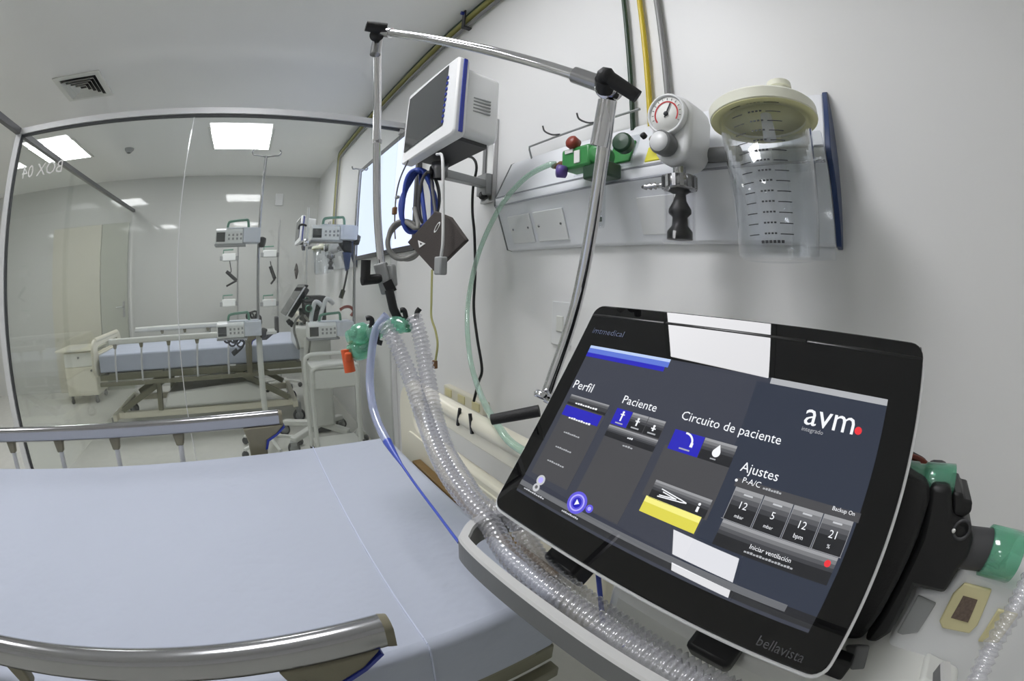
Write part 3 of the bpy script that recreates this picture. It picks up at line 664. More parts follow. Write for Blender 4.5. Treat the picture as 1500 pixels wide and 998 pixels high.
side_rail(bed2, -1.350, -1, -1.44, 0.0, (-1.1, -0.82, -0.54, -0.24), -0.06, 'white_enamel', 'khaki_plastic')
bed2.location.x += PITCH
mt2 = make_mattress('pale blue sheeted mattress on the bed behind the glass', -3.835, -4.70, -1.6, 0.43, 0.595, 0.755)
# ------------------------------------------------------------------ ventilator in front
mat('bar_black', (17, 17, 18), 0.28)
O = V((-0.386, 0.419, 1.275)); SU = (V((0.033, 0.435, 1.277)) - O).normalized(); SD = (V((-0.386, 0.249, 1.029)) - O); SD = (SD - SU * SD.dot(SU)).normalized()
SN = SU.cross(SD).normalized()
if SN.y > 0: SN = -SN
SW, SH = 0.42, 0.2993
def sp(u, v, h=0.0): return O + SU * u + SD * v + SN * h
def suv(p):
    d = ray(p); t = (O - CAM).dot(SN) / d.dot(SN); q = CAM + d * t - O
    return q.dot(SU), q.dot(SD)
vent = empty('ventilator', (-0.02, 0.5, 0), 'ventilator with tilted black touch screen, close in front at the right', 'ventilator', 'ventilators')
def splate(name, w, h, r, cx, cy, h0, h1, mt, bev=0.0, parent=vent, seg=5):
    return MB().prism([sp(a + cx, b + cy, h0) for a, b in rrect(w, h, r, seg)], SN * (h1 - h0)).build(name, mt, parent, bevel=bev)
rim = splate('rim', SW, SH - 0.012, 0.016, SW / 2, SH / 2 + 0.006, -0.016, -0.003, 'white_plastic', 0.002)
bz = splate('bezel', SW - 0.007, SH - 0.005, 0.014, SW / 2, SH / 2 - 0.0015, -0.008, 0.0, 'glossy_black', 0.0015)
splate('rear_case', SW - 0.02, SH - 0.03, 0.03, SW / 2, SH / 2, -0.06, -0.015, 'black_plastic', 0.008)
us = [0.004, suv((975, 470))[0], suv((1182, 497))[0], SW - 0.004]
for k in range(3):
    a, b = us[k] + 0.0006, us[k + 1] - 0.0006
    MB().prism([sp(a, -0.005, -0.03), sp(a, -0.005, -0.019), sp(a, -0.002, -0.012), sp(a, 0.0165, 0.0008), sp(a, 0.019, 0.0004), sp(a, 0.019, -0.03)], SU * (b - a)).build('top_light_bar', 'bar_black', vent, bevel=0.001)
# --- lit display, all read from the panel's own plane
keys = list(UI); mats_ui = ['ui_' + k for k in keys]; ID = {k: i for i, k in enumerate(keys)}
dm = MB()
def q4(ps, k, h):
    c = [suv(p) if p[0] > 2 else p for p in ps]
    dm.quad(*[sp(u, v, h) for u, v in c], ID[k])
def rect(p0, p1, k, h):                 # upright rectangle of the screen from two opposite corners in the photo
    (u0, v0), (u1, v1) = suv(p0), suv(p1)
    dm.quad(sp(u0, v0, h), sp(u1, v0, h), sp(u1, v1, h), sp(u0, v1, h), ID[k])
def ruv(u0, v0, u1, v1, k, h): dm.quad(sp(u0, v0, h), sp(u1, v0, h), sp(u1, v1, h), sp(u0, v1, h), ID[k])
def st(t, p0, p1, k='white', h=0.0011):
    (u0, v0), (u1, v1) = suv(p0), suv(p1)
    text(dm, t, sp(u0, (v0 + v1) / 2, h), SU, -SD, u1 - u0, ID[k])
def gloss(u0, v0, u1, v1, h=0.0008, f=(0.0, 0.12, 0.26, 0.40, 0.54, 1.0)):      # glossy key drawn by the display
    for k, c in enumerate(('g0', 'g1', 'g2', 'g3', 'dark')): ruv(u0, v0 + (v1 - v0) * f[k], u1, v0 + (v1 - v0) * f[k + 1], c, h)
def disc(u, v, r, k, h, n=28, r0=0.0):
    for i in range(n):
        a, b = 2 * math.pi * i / n, 2 * math.pi * (i + 1) / n
        dm.quad(sp(u + r0 * math.cos(a), v + r0 * math.sin(a), h), sp(u + r * math.cos(a), v + r * math.sin(a), h), sp(u + r * math.cos(b), v + r * math.sin(b), h), sp(u + r0 * math.cos(b), v + r0 * math.sin(b), h), ID[k])
def dashes(p0, p1, n, hh, k='soft', h=0.0011):   # tiny print too small to read
    (u0, v0), (u1, v1) = suv(p0), suv(p1); w = (u1 - u0) / n
    for i in range(n): ruv(u0 + w * (i + 0.08), v0 - hh * (0.7 + 0.3 * ((i * 7) % 3) / 2), u0 + w * (i + 0.86), v0, k, h)
u0, v0 = suv((868, 504)); u1, v1 = suv((1302, 590)); _, v2 = suv((757, 716)); _, v3 = suv((1180, 930))
vt, vb = (v0 + v1) / 2, (v2 + v3) / 2
DU0, DU1 = (u0 + suv((757, 716))[0]) / 2, (u1 + suv((1180, 930))[0]) / 2
ruv(DU0, vt, DU1, vb, 'bg', 0.0003)
H = vb - vt; Wd = DU1 - DU0
def du(f): return DU0 + Wd * f
def dv(f): return vt + H * f
ruv(du(0.0), dv(0.0), du(0.33), dv(0.018), 'pale', 0.0006); ruv(du(0.0), dv(0.018), du(0.33), dv(0.05), 'sky', 0.0006); ruv(du(0.0), dv(0.05), du(0.32), dv(0.078), 'blue', 0.0006)
ruv(du(0.66), dv(0.0), du(1.0), dv(0.03), 'soft', 0.0006); ruv(du(0.62), dv(0.03), du(1.0), dv(0.93), 'navy', 0.00045)
ruv(du(0.0), dv(0.93), du(1.0), dv(0.985), 'col2', 0.0005); ruv(du(0.0), dv(0.925), du(0.92), dv(0.955), 'strip', 0.0006)
# headings
st('Perfil', (838, 571), (868, 573)); st('Paciente', (911, 592), (961, 603)); st('Circuito de paciente', (998, 613), (1142, 654)); st('Ajustes', (1083, 692), (1139, 704))
st('avm', (1176, 623), (1249, 636)); uu, vv = suv((1257, 632)); disc(uu, vv, 0.0036, 'red', 0.0011)
st('integrado', (1174, 631), (1205, 638), 'soft')
# profile column
a, b = suv((832, 580)), suv((866, 700))
c0 = suv((838, 578)); c1 = suv((893, 595))
ruv(c0[0], c0[1], c1[0], dv(0.86), 'col', 0.0006)
gloss(c0[0], c0[1], c1[0], c0[1] + 0.013, f=(0, .1, .2, .4, .75, 1)); dashes((843, 592), (876, 600), 9, 0.0022, 'white')
ruv(c0[0], c0[1] + 0.0145, c1[0] - 0.003, c0[1] + 0.0275, 'blue', 0.0008); dashes((833, 613), (866, 622), 9, 0.0024, 'white')
for p, q in (((826, 634), (850, 641)), ((814, 655), (838, 663)), ((802, 675), (828, 683))): dashes(p, q, 8, 0.002)
# patient column
c0 = suv((905, 598)); c1 = suv((975, 622)); w = (c1[0] - c0[0])
ruv(c0[0], c0[1], c1[0], dv(0.90), 'col', 0.0006)
for k, cc in enumerate(('blue', 'head', 'head')):
    x = c0[0] + w * k / 3
    if k: gloss(x + 0.0004, c0[1], x + w / 3 - 0.0004, c0[1] + 0.019)
    else: ruv(x, c0[1], x + w / 3, c0[1] + 0.019, 'blue', 0.0008)
    cx = x + w / 6; hh = 0.0105 - 0.0025 * k; y = c0[1] + 0.0135
    disc(cx, y - hh, 0.0014, 'white', 0.0011, 12); ruv(cx - 0.001, y - hh + 0.0012, cx + 0.001, y, 'white', 0.0011); ruv(cx - 0.0028, y - hh + 0.0022, cx + 0.0028, y - hh + 0.0034, 'white', 0.0011)
    ruv(cx - 0.005, c0[1] + 0.0155, cx + 0.005, c0[1] + 0.017, 'soft', 0.0011)
gloss(c0[0], c0[1] + 0.0205, c1[0], c0[1] + 0.034)
dashes((919, 643), (927, 646), 3, 0.002, 'white'); dashes((912, 654), (927, 659), 4, 0.002)
# circuit column
c0 = suv((990, 629)); c1 = suv((1080, 656)); w = c1[0] - c0[0]
ruv(c0[0] - 0.004, c0[1] + 0.018, c1[0], dv(0.72), 'col', 0.0006)
ruv(c0[0], c0[1], c0[0] + w / 2 - 0.0005, c0[1] + 0.021, 'blue', 0.0008); gloss(c0[0] + w / 2, c0[1], c1[0], c0[1] + 0.021)
cx, cy = c0[0] + w * 0.26, c0[1]
for i in range(8):
    a, b = math.radians(-95 + i * 13), math.radians(-95 + (i + 1) * 13)
    q = lambda t, r: sp(cx - 0.004 + r * math.cos(t), cy + 0.0105 + r * math.sin(t), 0.0011)
    dm.quad(q(a, 0.0085), q(a, 0.0105), q(b, 0.0105), q(b, 0.0085), ID['white'])
ruv(cx + 0.004, cy + 0.009, cx + 0.0072, cy + 0.0135, 'white', 0.0011); ruv(cx - 0.006, cy + 0.0165, cx + 0.006, cy + 0.018, 'soft', 0.0011)
cx = c0[0] + w * 0.74; disc(cx, cy + 0.0115, 0.0042, 'white', 0.0011, 20)
dm.add([sp(cx - 0.0042, cy + 0.010, 0.0011), sp(cx + 0.0041, cy + 0.010, 0.0011), sp(cx + 0.001, cy + 0.003, 0.0011)], [(0, 1, 2)], ID['white']); ruv(cx - 0.004, cy + 0.0172, cx + 0.002, cy + 0.0185, 'soft', 0.0011)
# connector button and yellow key
c0 = suv((962, 703)); c1 = suv((1042, 738)); gloss(c0[0], c0[1], c1[0], c0[1] + 0.0185)
w = c1[0] - c0[0]; y = c0[1] + 0.0105
for a, b, c, d in ((0.16, -0.0045, 0.54, -0.0012), (0.14, 0.0035, 0.52, 0.0010), (0.20, -0.0022, 0.46, 0.0), (0.16, 0.0018, 0.44, 0.0), (0.52, -0.0015, 0.64, 0.0), (0.52, 0.0012, 0.64, 0.0)):
    p, q = sp(c0[0] + w * a, y + b, 0.0011), sp(c0[0] + w * c, y + d, 0.0011); dm.quad(p, q, q + SD * 0.0011, p + SD * 0.0011, ID['white'])
disc(c0[0] + w * 0.84, y - 0.003, 0.0014, 'white', 0.0011, 12); ruv(c0[0] + w * 0.82, y - 0.0005, c0[0] + w * 0.86, y + 0.0045, 'white', 0.0011)
c0 = suv((950, 727)); c1 = suv((1026, 763)); ruv(c0[0] - 0.002, c0[1], c1[0], c0[1] + 0.006, 'yellow2', 0.0008); ruv(c0[0] - 0.002, c0[1] + 0.006, c1[0], c0[1] + 0.0165, 'yellow', 0.0008)
# settings
st('P-A/C', (1087, 708), (1113, 715)); uu, vv = suv((1079, 704)); disc(uu, vv, 0.0014, 'white', 0.0011, 12); dashes((1117, 717), (1145, 724), 7, 0.0022)
c0 = suv((1078, 713)); c1 = suv((1249, 771)); w = c1[0] - c0[0]
ruv(c0[0] - 0.002, c0[1] - 0.008, c1[0] + 0.004, c0[1], 'col', 0.0006)
st('Backup On', (1219, 747), (1251, 757))
for k, (num, un) in enumerate((('12', 'mbar'), ('5', 'mbar'), ('12', 'bpm'), ('21', '%'))):
    x = c0[0] + w * k / 4 + 0.0005; x1 = c0[0] + w * (k + 1) / 4 - 0.0005
    gloss(x, c0[1], x1, c0[1] + 0.030)
    for e in (x, x1 - 0.0005): ruv(e, c0[1], e + 0.0005, c0[1] + 0.030, 'g0', 0.0009)
    cx = (x + x1) / 2; ww = 0.0072 if len(num) == 2 else 0.0036
    text(dm, num, sp(cx - ww / 2, c0[1] + 0.0175, 0.0011), SU, -SD, ww, ID['white'])
    ww = 0.009 if len(un) > 1 else 0.003
    text(dm, un, sp(cx - ww / 2, c0[1] + 0.026, 0.0011), SU, -SD, ww, ID['white']); ruv(cx - 0.004, c0[1] + 0.004, cx + 0.005, c0[1] + 0.0055, 'line', 0.0011)
ruv(c0[0] - 0.001, c0[1] + 0.030, c1[0], c0[1] + 0.0305, 'g0', 0.0009)
# start key
c0 = (0.2666, 0.2010); c1 = (0.3800, 0.2245)
gloss(c0[0], c0[1], c1[0], c1[1])
st('Iniciar ventilación', (1098, 803), (1157, 826)); dashes((1089, 809), (1161, 835), 16, 0.0020)
uu, vv = suv((1212, 826)); disc(uu, vv, 0.003, 'red', 0.0012)
# icons in the lower strip
uu, vv = suv((793, 704)); disc(uu, vv, 0.0062, 'line', 0.0011); disc(uu - 0.001, vv + 0.010, 0.005, 'line', 0.0011); disc(uu, vv, 0.0035, 'lilac', 0.0012); disc(uu - 0.001, vv + 0.0095, 0.0022, 'head', 0.0012)
uu, vv = suv((846, 737)); disc(uu, vv, 0.0125, 'violet', 0.0011); disc(uu, vv, 0.0095, 'lilac', 0.0012, r0=0.0078); disc(uu, vv, 0.0058, 'blue', 0.0012)
dm.add([sp(uu - 0.002, vv - 0.0035, 0.0013), sp(uu - 0.002, vv + 0.0035, 0.0013), sp(uu + 0.0035, vv, 0.0013)], [(0, 1, 2)], ID['white'])
uu, vv = suv((864, 746)); disc(uu, vv, 0.0045, 'violet', 0.0011); disc(uu, vv, 0.0022, 'lilac', 0.0012)
dashes((768, 716), (797, 733), 10, 0.002, 'line'); dashes((823, 749), (847, 762), 10, 0.002, 'line')
dm.build('display', mats_ui, vent)
lm = MB(); (ua, va), (ub, vb_) = suv((868, 487)), suv((914, 491))
text(lm, 'imtmedical', sp(ua, va + 0.001, 0.0006), SU, -SD, ub - ua); lm.build('bezel_lettering', 'print_slate', bz)
lm = MB(); (ua, va), (ub, vb_) = suv((1107, 944)), suv((1174, 972))
text(lm, 'bellavista', sp(ua, (va + vb_) / 2, 0.0006), SU, -SD, ub - ua); lm.build('bezel_lettering', 'print_grey', bz)
# --- handle band round the lower edge
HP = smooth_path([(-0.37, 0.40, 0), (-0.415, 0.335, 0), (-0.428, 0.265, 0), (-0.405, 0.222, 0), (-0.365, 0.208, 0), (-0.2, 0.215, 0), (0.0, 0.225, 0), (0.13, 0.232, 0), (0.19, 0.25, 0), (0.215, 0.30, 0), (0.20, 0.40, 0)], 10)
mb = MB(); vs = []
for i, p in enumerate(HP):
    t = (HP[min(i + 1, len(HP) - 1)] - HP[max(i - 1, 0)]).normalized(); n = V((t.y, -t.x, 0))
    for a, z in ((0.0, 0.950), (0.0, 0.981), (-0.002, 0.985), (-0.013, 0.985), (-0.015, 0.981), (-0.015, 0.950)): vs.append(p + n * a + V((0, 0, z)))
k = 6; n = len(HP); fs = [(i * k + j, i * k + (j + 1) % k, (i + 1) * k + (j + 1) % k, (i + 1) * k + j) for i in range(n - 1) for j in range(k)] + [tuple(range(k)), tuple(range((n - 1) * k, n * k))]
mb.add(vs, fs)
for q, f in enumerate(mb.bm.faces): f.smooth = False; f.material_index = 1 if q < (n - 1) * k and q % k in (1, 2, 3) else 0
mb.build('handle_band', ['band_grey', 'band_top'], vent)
MB().box((-0.02, 0.46, 0.875), (0.44, 0.26, 0.17)).build('trolley_head', 'white_enamel', vent, bevel=0.02)
MB().box((0.08, 0.50, 0.52), (0.26, 0.22, 0.73)).build('trolley_column', 'white_enamel', vent, bevel=0.02)
for x, y in ((-0.15, 0.2), (0.31, 0.23), (-0.12, 0.72), (0.28, 0.70)):
    l = MB().bar((0.08, 0.5, 0.15), (x, y, 0.115), 0.06, 0.045).build('trolley_leg', 'white_enamel', vent, bevel=0.008)
    c = MB().box((x, y, 0.09), (0.05, 0.05, 0.03)).lathe([(0, -0.016), (0.035, -0.016), (0.035, 0.016), (0, 0.016)], (x, y, 0.05), (1, 0, 0), 18).build('caster', 'grey_plastic', l)
    MB().lathe([(0.035, -0.014), (0.05, -0.014), (0.05, 0.014), (0.035, 0.014)], (x, y, 0.05), (1, 0, 0), 24, closed=True).build('tyre', 'dark_grey', l)
MB().box((-0.10, 0.54, 1.06), (0.26, 0.14, 0.24)).build('rear_unit', 'black_plastic', vent, bevel=0.01)
MB().box((-0.10, 0.45, 1.03), (0.12, 0.10, 0.10)).build('tilt_mount', 'dark_grey', vent, bevel=0.01)
for p in ((828, 836), (1040, 962)):
    q = at(p, 1, 0.315); MB().box(q + V((0, 0.01, 0.01)), (0.055, 0.04, 0.045), 0, Matrix.Rotation(0.6, 3, 'X')).build('tilt_bracket', 'black_plastic', vent, bevel=0.006)
# --- expiratory valve and side unit behind the right edge
Y = 0.405
def poly(ps, y): return [at(p, 1, y) for p in ps]
MB().prism(poly([(1318, 690), (1362, 714), (1362, 735), (1345, 790), (1318, 850), (1288, 905), (1262, 940), (1235, 940), (1225, 920), (1290, 760)], Y), (0, 0.09, 0)).build('valve_shell', 'black_soft', vent, bevel=0.008, bseg=3)
vb2 = MB().prism(poly([(1364, 712), (1394, 714), (1396, 758), (1418, 765), (1428, 790), (1418, 818), (1404, 838), (1384, 872), (1340, 862), (1322, 898), (1304, 930), (1282, 944), (1264, 940), (1290, 905), (1320, 850), (1348, 790)], Y + 0.006), (0, 0.085, 0)).build('valve_housing', 'black_plastic', vent, bevel=0.006)
for ps in ([(1397, 722), (1412, 724), (1412, 732), (1425, 735), (1423, 752), (1410, 760), (1396, 757)],):
    MB().prism(poly(ps, Y + 0.012), (0, 0.06, 0)).build('latch', 'black_plastic', vb2, bevel=0.003)
cc = at((1409, 776), 1, Y + 0.005)
MB().lathe([(0.011, 0), (0.011, 0.002), (0.008, 0.002), (0.008, 0)], cc, (0, -1, 0), 24).build('lock_ring', 'dark_grey', vb2)
MB().lathe([(0, 0), (0.0022, 0), (0.0022, 0.002), (0, 0.002)], at((1397, 777), 1, Y + 0.004), (0, -1, 0), 10).build('lock_dot', 'print_white', vb2)
a, b = at((1400, 800), 1, 0.44), at((1446, 806), 1, 0.44); c = at((1452, 812), 1, 0.44); d = at((1494, 818), 1, 0.44)
MB().tube([a, b], 0.022, 20).build('outlet_port', 'dark_grey', vent)
MB().lathe([(0.0235, 0), (0.026, 0.001), (0.0265, 0.045), (0.0235, 0.047), (0.022, 0.045), (0.022, 0.0)], b - (d - b).normalized() * 0.003, d - b, 24, closed=True).build('green_adapter', 'green_clear', vent)
a, b = at((1318, 700), 1, 0.44), at((1396, 706), 1, 0.44)
MB().lathe([(0.016, 0), (0.0175, 0.001), (0.0175, 0.02), (0.0155, 0.022), (0.0155, 0.028), (0.0175, 0.03), (0.0175, (b - a).length), (0.015, (b - a).length), (0.015, 0)], a, b - a, 22, closed=True).build('green_adapter', 'green_clear', vent)
MB().tube(smooth_path([at(p, 1, 0.46) for p in ((1330, 668), (1350, 676), (1364, 690))], 5), 0.004, 8).build('red_lead', 'red_brown', vent)
sb = MB().prism(poly([(1345, 868), (1386, 872), (1413, 828), (1492, 858), (1535, 882), (1535, 1055), (1250, 1010), (1300, 945)], 0.43), (0, 0.08, 0)).build('side_unit', 'white_plastic', vent, bevel=0.008, bseg=3)
k = MB().prism(poly([(1413, 852), (1453, 862), (1432, 914), (1420, 926), (1380, 918), (1376, 908), (1396, 868)], 0.43), (0, -0.004, 0)).build('label_plate', 'label_cream', sb, bevel=0.002)
MB().prism(poly([(1411, 873), (1432, 879), (1418, 912), (1393, 905)], 0.4255), (0, -0.0006, 0)).build('sticker', 'brown_sticker', k)
MB().prism(poly([(1462, 890), (1492, 898), (1462, 940), (1432, 938)], 0.43), (0, -0.004, 0)).build('label_plate', 'label_cream', sb, bevel=0.002)
MB().prism(poly([(1345, 870), (1372, 882), (1345, 925), (1322, 928), (1314, 925)], 0.43), (0, -0.004, 0)).build('grey_window', 'grey_plastic', sb, bevel=0.002)
MB().prism(poly([(1359, 952), (1405, 975), (1400, 1010), (1320, 1010)], 0.43), (0, -0.05, 0)).build('hose_rest', 'white_enamel', sb, bevel=0.006)
a = at((1257, 945), 1, 0.40); b = at((1232, 1030), 1, 0.36)
MB().bar(a, b, 0.02, 0.03).build('side_strut', 'mid_grey', vent, bevel=0.003)
q = at((1228, 975), 1, 0.36); MB().box(q, (0.026, 0.02, 0.03)).build('strut_knob', 'black_plastic', vent, bevel=0.004)
# ------------------------------------------------------------------ hose support arm
J1, J2, P0 = far((893, 128), 0.58), far((553, 46), 0.90), far((800, 580), 0.66)
arm = empty('hose_support_arm', P0, 'chrome jointed hose support arm rising from behind the ventilator screen', 'support arm', 'hose support arms')
pm = far((848, 430), 0.625)
lp = MB().tube(resample(smooth_path([P0, pm, J1 + V((0, 0, -0.02))], 8), 0.03), 0.0093, 16).build('lower_pole', 'chrome', arm)
MB().tube([J1 + (P0 - J1).normalized() * 0.02, J1 + (P0 - J1).normalized() * 0.085], 0.0125, 16).build('sleeve', 'chrome', lp)
MB().tube([P0, (-0.40, 0.50, 1.07), (-0.21, 0.53, 1.07)], 0.011, 12).build('mount_bar', 'chrome', arm)
MB().lathe([(0, -0.016), (0.018, -0.016), (0.02, -0.01), (0.02, 0.01), (0.018, 0.016), (0, 0.016)], J1, ray((893, 128)), 24).build('elbow_joint', 'chrome', arm)
def lever(name, a, b, r0, r1, parent=arm, ball=None):
    o = MB().tube(resample([V(a), V(b)], 0.006), [r0 + (r1 - r0) * min(1, i / 12) for i in range(max(3, int((V(b) - V(a)).length / 0.006) + 1))], 14)
    if ball: o.lathe([(0, -ball), (ball * 0.7, -ball * 0.7), (ball, 0), (ball * 0.7, ball * 0.7), (0, ball)], a, V(b) - V(a), 18)
    return o.build(name, 'black_soft', parent)
lever('lever', far((888, 112), 0.56), far((934, 142), 0.55), 0.011, 0.0085, ball=0.0135)
MB().tube([far((886, 116), 0.56), far((886, 132), 0.572)], 0.013, 16).build('joint_collar', 'black_plastic', arm)
cb = MB().tube(resample([J1, J2], 0.03), 0.0085, 16).build('crossbar', 'chrome', arm)
dr = (J2 - J1).normalized()
MB().tube([J1 + dr * 0.015, J1 + dr * 0.055], 0.0125, 16).build('sleeve', 'steel', cb)
MB().tube([J2 - dr * 0.045, J2 - dr * 0.01], 0.011, 16).build('sleeve', 'chrome', cb)
lever('lever', J2 - dr * 0.026 + V((0, 0, 0.008)), far((536, 38), 0.88), 0.013, 0.009)
MB().lathe([(0, -0.012), (0.014, -0.012), (0.015, 0.012), (0, 0.012)], J2 + V((0, 0, -0.01)), ray((553, 46)), 20).build('elbow_joint', 'black_plastic', arm)
DP = [far(p, d) for p, d in (((553, 62), 0.90), ((553, 150), 0.895), ((552, 240), 0.89), ((553, 320), 0.89), ((558, 380), 0.885), ((566, 425), 0.88))]
dp = MB().tube(resample(smooth_path(DP, 8), 0.02), 0.0085, 16).build('drop_pole', 'chrome', arm)
for p, d in (((553, 60), 0.90), ((553, 205), 0.893)):
    q = far(p, d); MB().tube([q, q + V((0, 0, -0.035 if p[1] < 100 else -0.008))], 0.011 if p[1] < 100 else 0.0095, 16).build('sleeve', 'steel', dp)
cl = MB().bar(far((557, 386), 0.885), far((569, 430), 0.88), 0.030, 0.026).bar(far((572, 388), 0.885), far((575, 420), 0.88), 0.016, 0.02).build('hose_clamp', 'grey_plastic', arm, bevel=0.004)
mb = MB().tube([far((536, 381), 0.86), far((535, 411), 0.86)], 0.0105, 12).tube([far((530, 411), 0.86), far((557, 408), 0.875)], 0.0105, 12); mb.build('clamp_handle', 'black_soft', cl)
mb = MB().bar(far((567, 412), 0.87), far((575, 428), 0.87), 0.018, 0.02)
mb.tube([far(p, 0.86) for p in ((570, 425), (576, 452), (583, 467))], 0.0095, 12)
mb.tube([far(p, 0.86) for p in ((583, 467), (600, 472))], 0.007, 10); mb.build('hook_arm', 'black_plastic', arm)
for ps in (((598, 486), (595, 468), (592, 455), (586, 455)), ((543, 482), (545, 470), (541, 466), (536, 467)), ((560, 503), (553, 500), (553, 488)), ((615, 452), (611, 458), (610, 468))):
    MB().tube(smooth_path([far(p, 0.85) for p in ps], 5), 0.0055, 10).build('hose_hook', 'black_plastic', arm)
# lever that locks the arm onto the ventilator
lever('lever', far((790, 602), 0.64), far((720, 615), 0.655), 0.0095, 0.0085)
MB().lathe([(0.010, -0.006), (0.014, -0.006), (0.016, 0), (0.014, 0.006), (0.010, 0.006)], far((796, 580), 0.65), (0, 0.5, 1), 20, closed=True).build('lock_ring', 'chrome', arm)
# ------------------------------------------------------------------ breathing hoses
def corrugated(pts, rad, pitch, label, g='clear corrugated breathing hoses', mt='hose_plastic'):
    P = resample(smooth_path(pts, 10), pitch / 4)
    R = [rad * (0.80, 0.97, 1.12, 0.97)[i % 4] for i in range(len(P))]
    return tag(MB().tube(P, R, 16, caps=False).build('breathing_hose', mt), label, 'hose', g)
A_ = [((562, 474), .80), ((578, 500), .79), ((598, 545), .77), ((617, 600), .735), ((635, 650), .69), ((657, 695), .645), ((690, 738), .60)]
P = [far(p, d) for p, d in A_] + [V((-0.395, 0.262, 0.985)), V((-0.33, 0.252, 0.972)), V((-0.2, 0.255, 0.968)), V((-0.08, 0.258, 0.968)), V((0.05, 0.262, 0.968)), V((0.17, 0.29, 0.968))]
corrugated(P, 0.0145, 0.0085, 'clear corrugated hose, left one of the pair hanging from the support arm')
B_ = [((606, 462), .80), ((617, 500), .79), ((626, 550), .77), ((637, 610), .735), ((653, 660), .69), ((676, 700), .645), ((706, 742), .60)]
P = [far(p, d) for p, d in B_] + [V((-0.395, 0.300, 0.985)), V((-0.32, 0.29, 0.955)), V((-0.2, 0.29, 0.945)), V((-0.05, 0.29, 0.945)), V((0.17, 0.31, 0.945))]
corrugated(P, 0.0145, 0.0085, 'clear corrugated hose, right one of the pair hanging from the support arm')
P = [far(p, d) for p, d in (((1530, 812), .47), ((1508, 850), .46), ((1482, 900), .45), ((1452, 950), .45), ((1425, 1010), .45), ((1400, 1070), .46))]
corrugated(P, 0.0115, 0.0075, 'clear corrugated hose at the lower right edge beside the green port')
P = [far(p, d) for p, d in (((566, 462), .82), ((551, 482), .83), ((544, 520), .83), ((542, 565), .82), ((550, 610), .79), ((572, 655), .74), ((605, 705), .68), ((640, 752), .62), ((672, 795), .565))]
m = MB(); pts = resample(smooth_path(P, 8), 0.012); cut = int(len(pts) * 0.52)
m.tube(pts[:cut + 1], 0.0085, 12, 0).tube(pts[cut:], [max(0.0022, 0.0085 - i * 0.0012) for i in range(len(pts) - cut)], 10, 1)
tag(m.build('sensor_tube', ['blue_hose', 'thin_blue']), 'thin pale blue tube hanging from the support arm across the bed sheet', 'tube')
P = [at((876, 840), 1, 0.345), at((880, 880), 1, 0.34), at((883, 912), 1, 0.33)]
tag(MB().tube(P, 0.0036, 10).build('pressure_tube', 'thin_blue'), 'short blue tube seen upright between handle band and screen', 'tube')
P = [at((965, 896), 1, 0.345), at((938, 922), 1, 0.335), at((912, 948), 1, 0.32)]
tag(MB().tube(P, 0.0012, 8).build('pressure_line', 'thin_blue'), 'hair thin blue line slanting under the screen near the handle band', 'tube')
# y-connector with orange cap held by the clamp
yc = empty('breathing_connector', far((535, 495), 0.87), 'green clear patient connector with orange cap hanging on the support arm', 'connector')
def ell(name, c, d, ax, ln, r, mt, parent):
    c = far(c, d); a = V(ax).normalized()
    return MB().lathe([(r * 0.55, -ln), (r * 0.62, -ln * 0.96), (r * 0.75, -ln * 0.55), (r, -ln * 0.4), (r * 1.06, 0), (r, ln * 0.4), (r * 0.75, ln * 0.6), (r * 0.62, ln), (r * 0.5, ln)], c, a, 22).build(name, mt, parent)
ell('elbow', (528, 490), 0.87, (0.5, 0.9, 0.25), 0.03, 0.023, 'green_clear', yc)
ell('elbow', (527, 512), 0.88, (0.4, 0.9, 0.2), 0.026, 0.022, 'green_clear', yc)
ell('swivel', (548, 486), 0.86, (0.5, 0.85, 0.3), 0.028, 0.018, 'mask_clear', yc)
ell('wye', (583, 476), 0.84, (0.9, 0.4, -0.1), 0.032, 0.016, 'green_clear', yc)
ell('flap', (534, 508), 0.865, (0.3, 0.9, 0.6), 0.02, 0.010, 'mask_clear', yc)
a, b = far((507, 512), 0.88), far((513, 545), 0.885)
MB().tube(resample([a, b], 0.004), 0.012, 14).box(a.lerp(b, 0.3), (0.03, 0.016, 0.02)).build('orange_cap', 'orange', yc, bevel=0.004)
# ------------------------------------------------------------------ the next bay, behind the glass
v2 = copy_tree(vent, (PITCH, 0, 0), 'ventilator beside the far bed, seen edge on through the glass', skip=('display', 'side_unit', 'handle_band'))
q = at((448, 400), 0, -3.73)
dsp = empty('drip_pole', (q.x, q.y, 0), 'short white drip pole with small black hook left of the upper right pump', 'drip pole')
zt = at((447, 304), 0, -3.73).z; zh = at((440, 331), 0, -3.73).z
MB().tube([(q.x, q.y, 0.52), (q.x, q.y, zt)], 0.012, 12).build('pole', 'white_enamel', dsp)
MB().bar((q.x, q.y, 0.56), (q.x - 0.06, q.y, 0.56), 0.03, 0.03).build('bed_clamp', 'white_enamel', dsp)
MB().tube(smooth_path([(q.x, q.y, zh), (q.x, q.y - 0.05, zh + 0.012), (q.x, q.y - 0.075, zh), (q.x, q.y - 0.08, zh - 0.03)], 5), 0.010, 8).build('hook', 'black_plastic', dsp)
MB().lathe([(0.012, -0.03), (0.03, -0.025), (0.034, 0.0), (0.028, 0.03), (0.012, 0.035)], (q.x, q.y, at((447, 356), 0, -3.73).z), seg=16).build('collar', 'chrome', dsp)
copy_tree(panel, (PITCH + 0.05, 0, 0), 'white service panel on the wall behind the glass partition')
copy_tree(sc, (PITCH - 0.55, 0.0, 0.0), 'suction canister on the service panel behind the glass')
copy_tree(vr, (PITCH, 0, 0), 'vacuum regulator on the service panel behind the glass')
copy_tree(mo, (PITCH, 0, 0), 'bedside monitor mounted on the wall behind the glass')
copy_tree(br, (PITCH, 0, 0), 'grey wall rail carrying the monitor behind the glass')
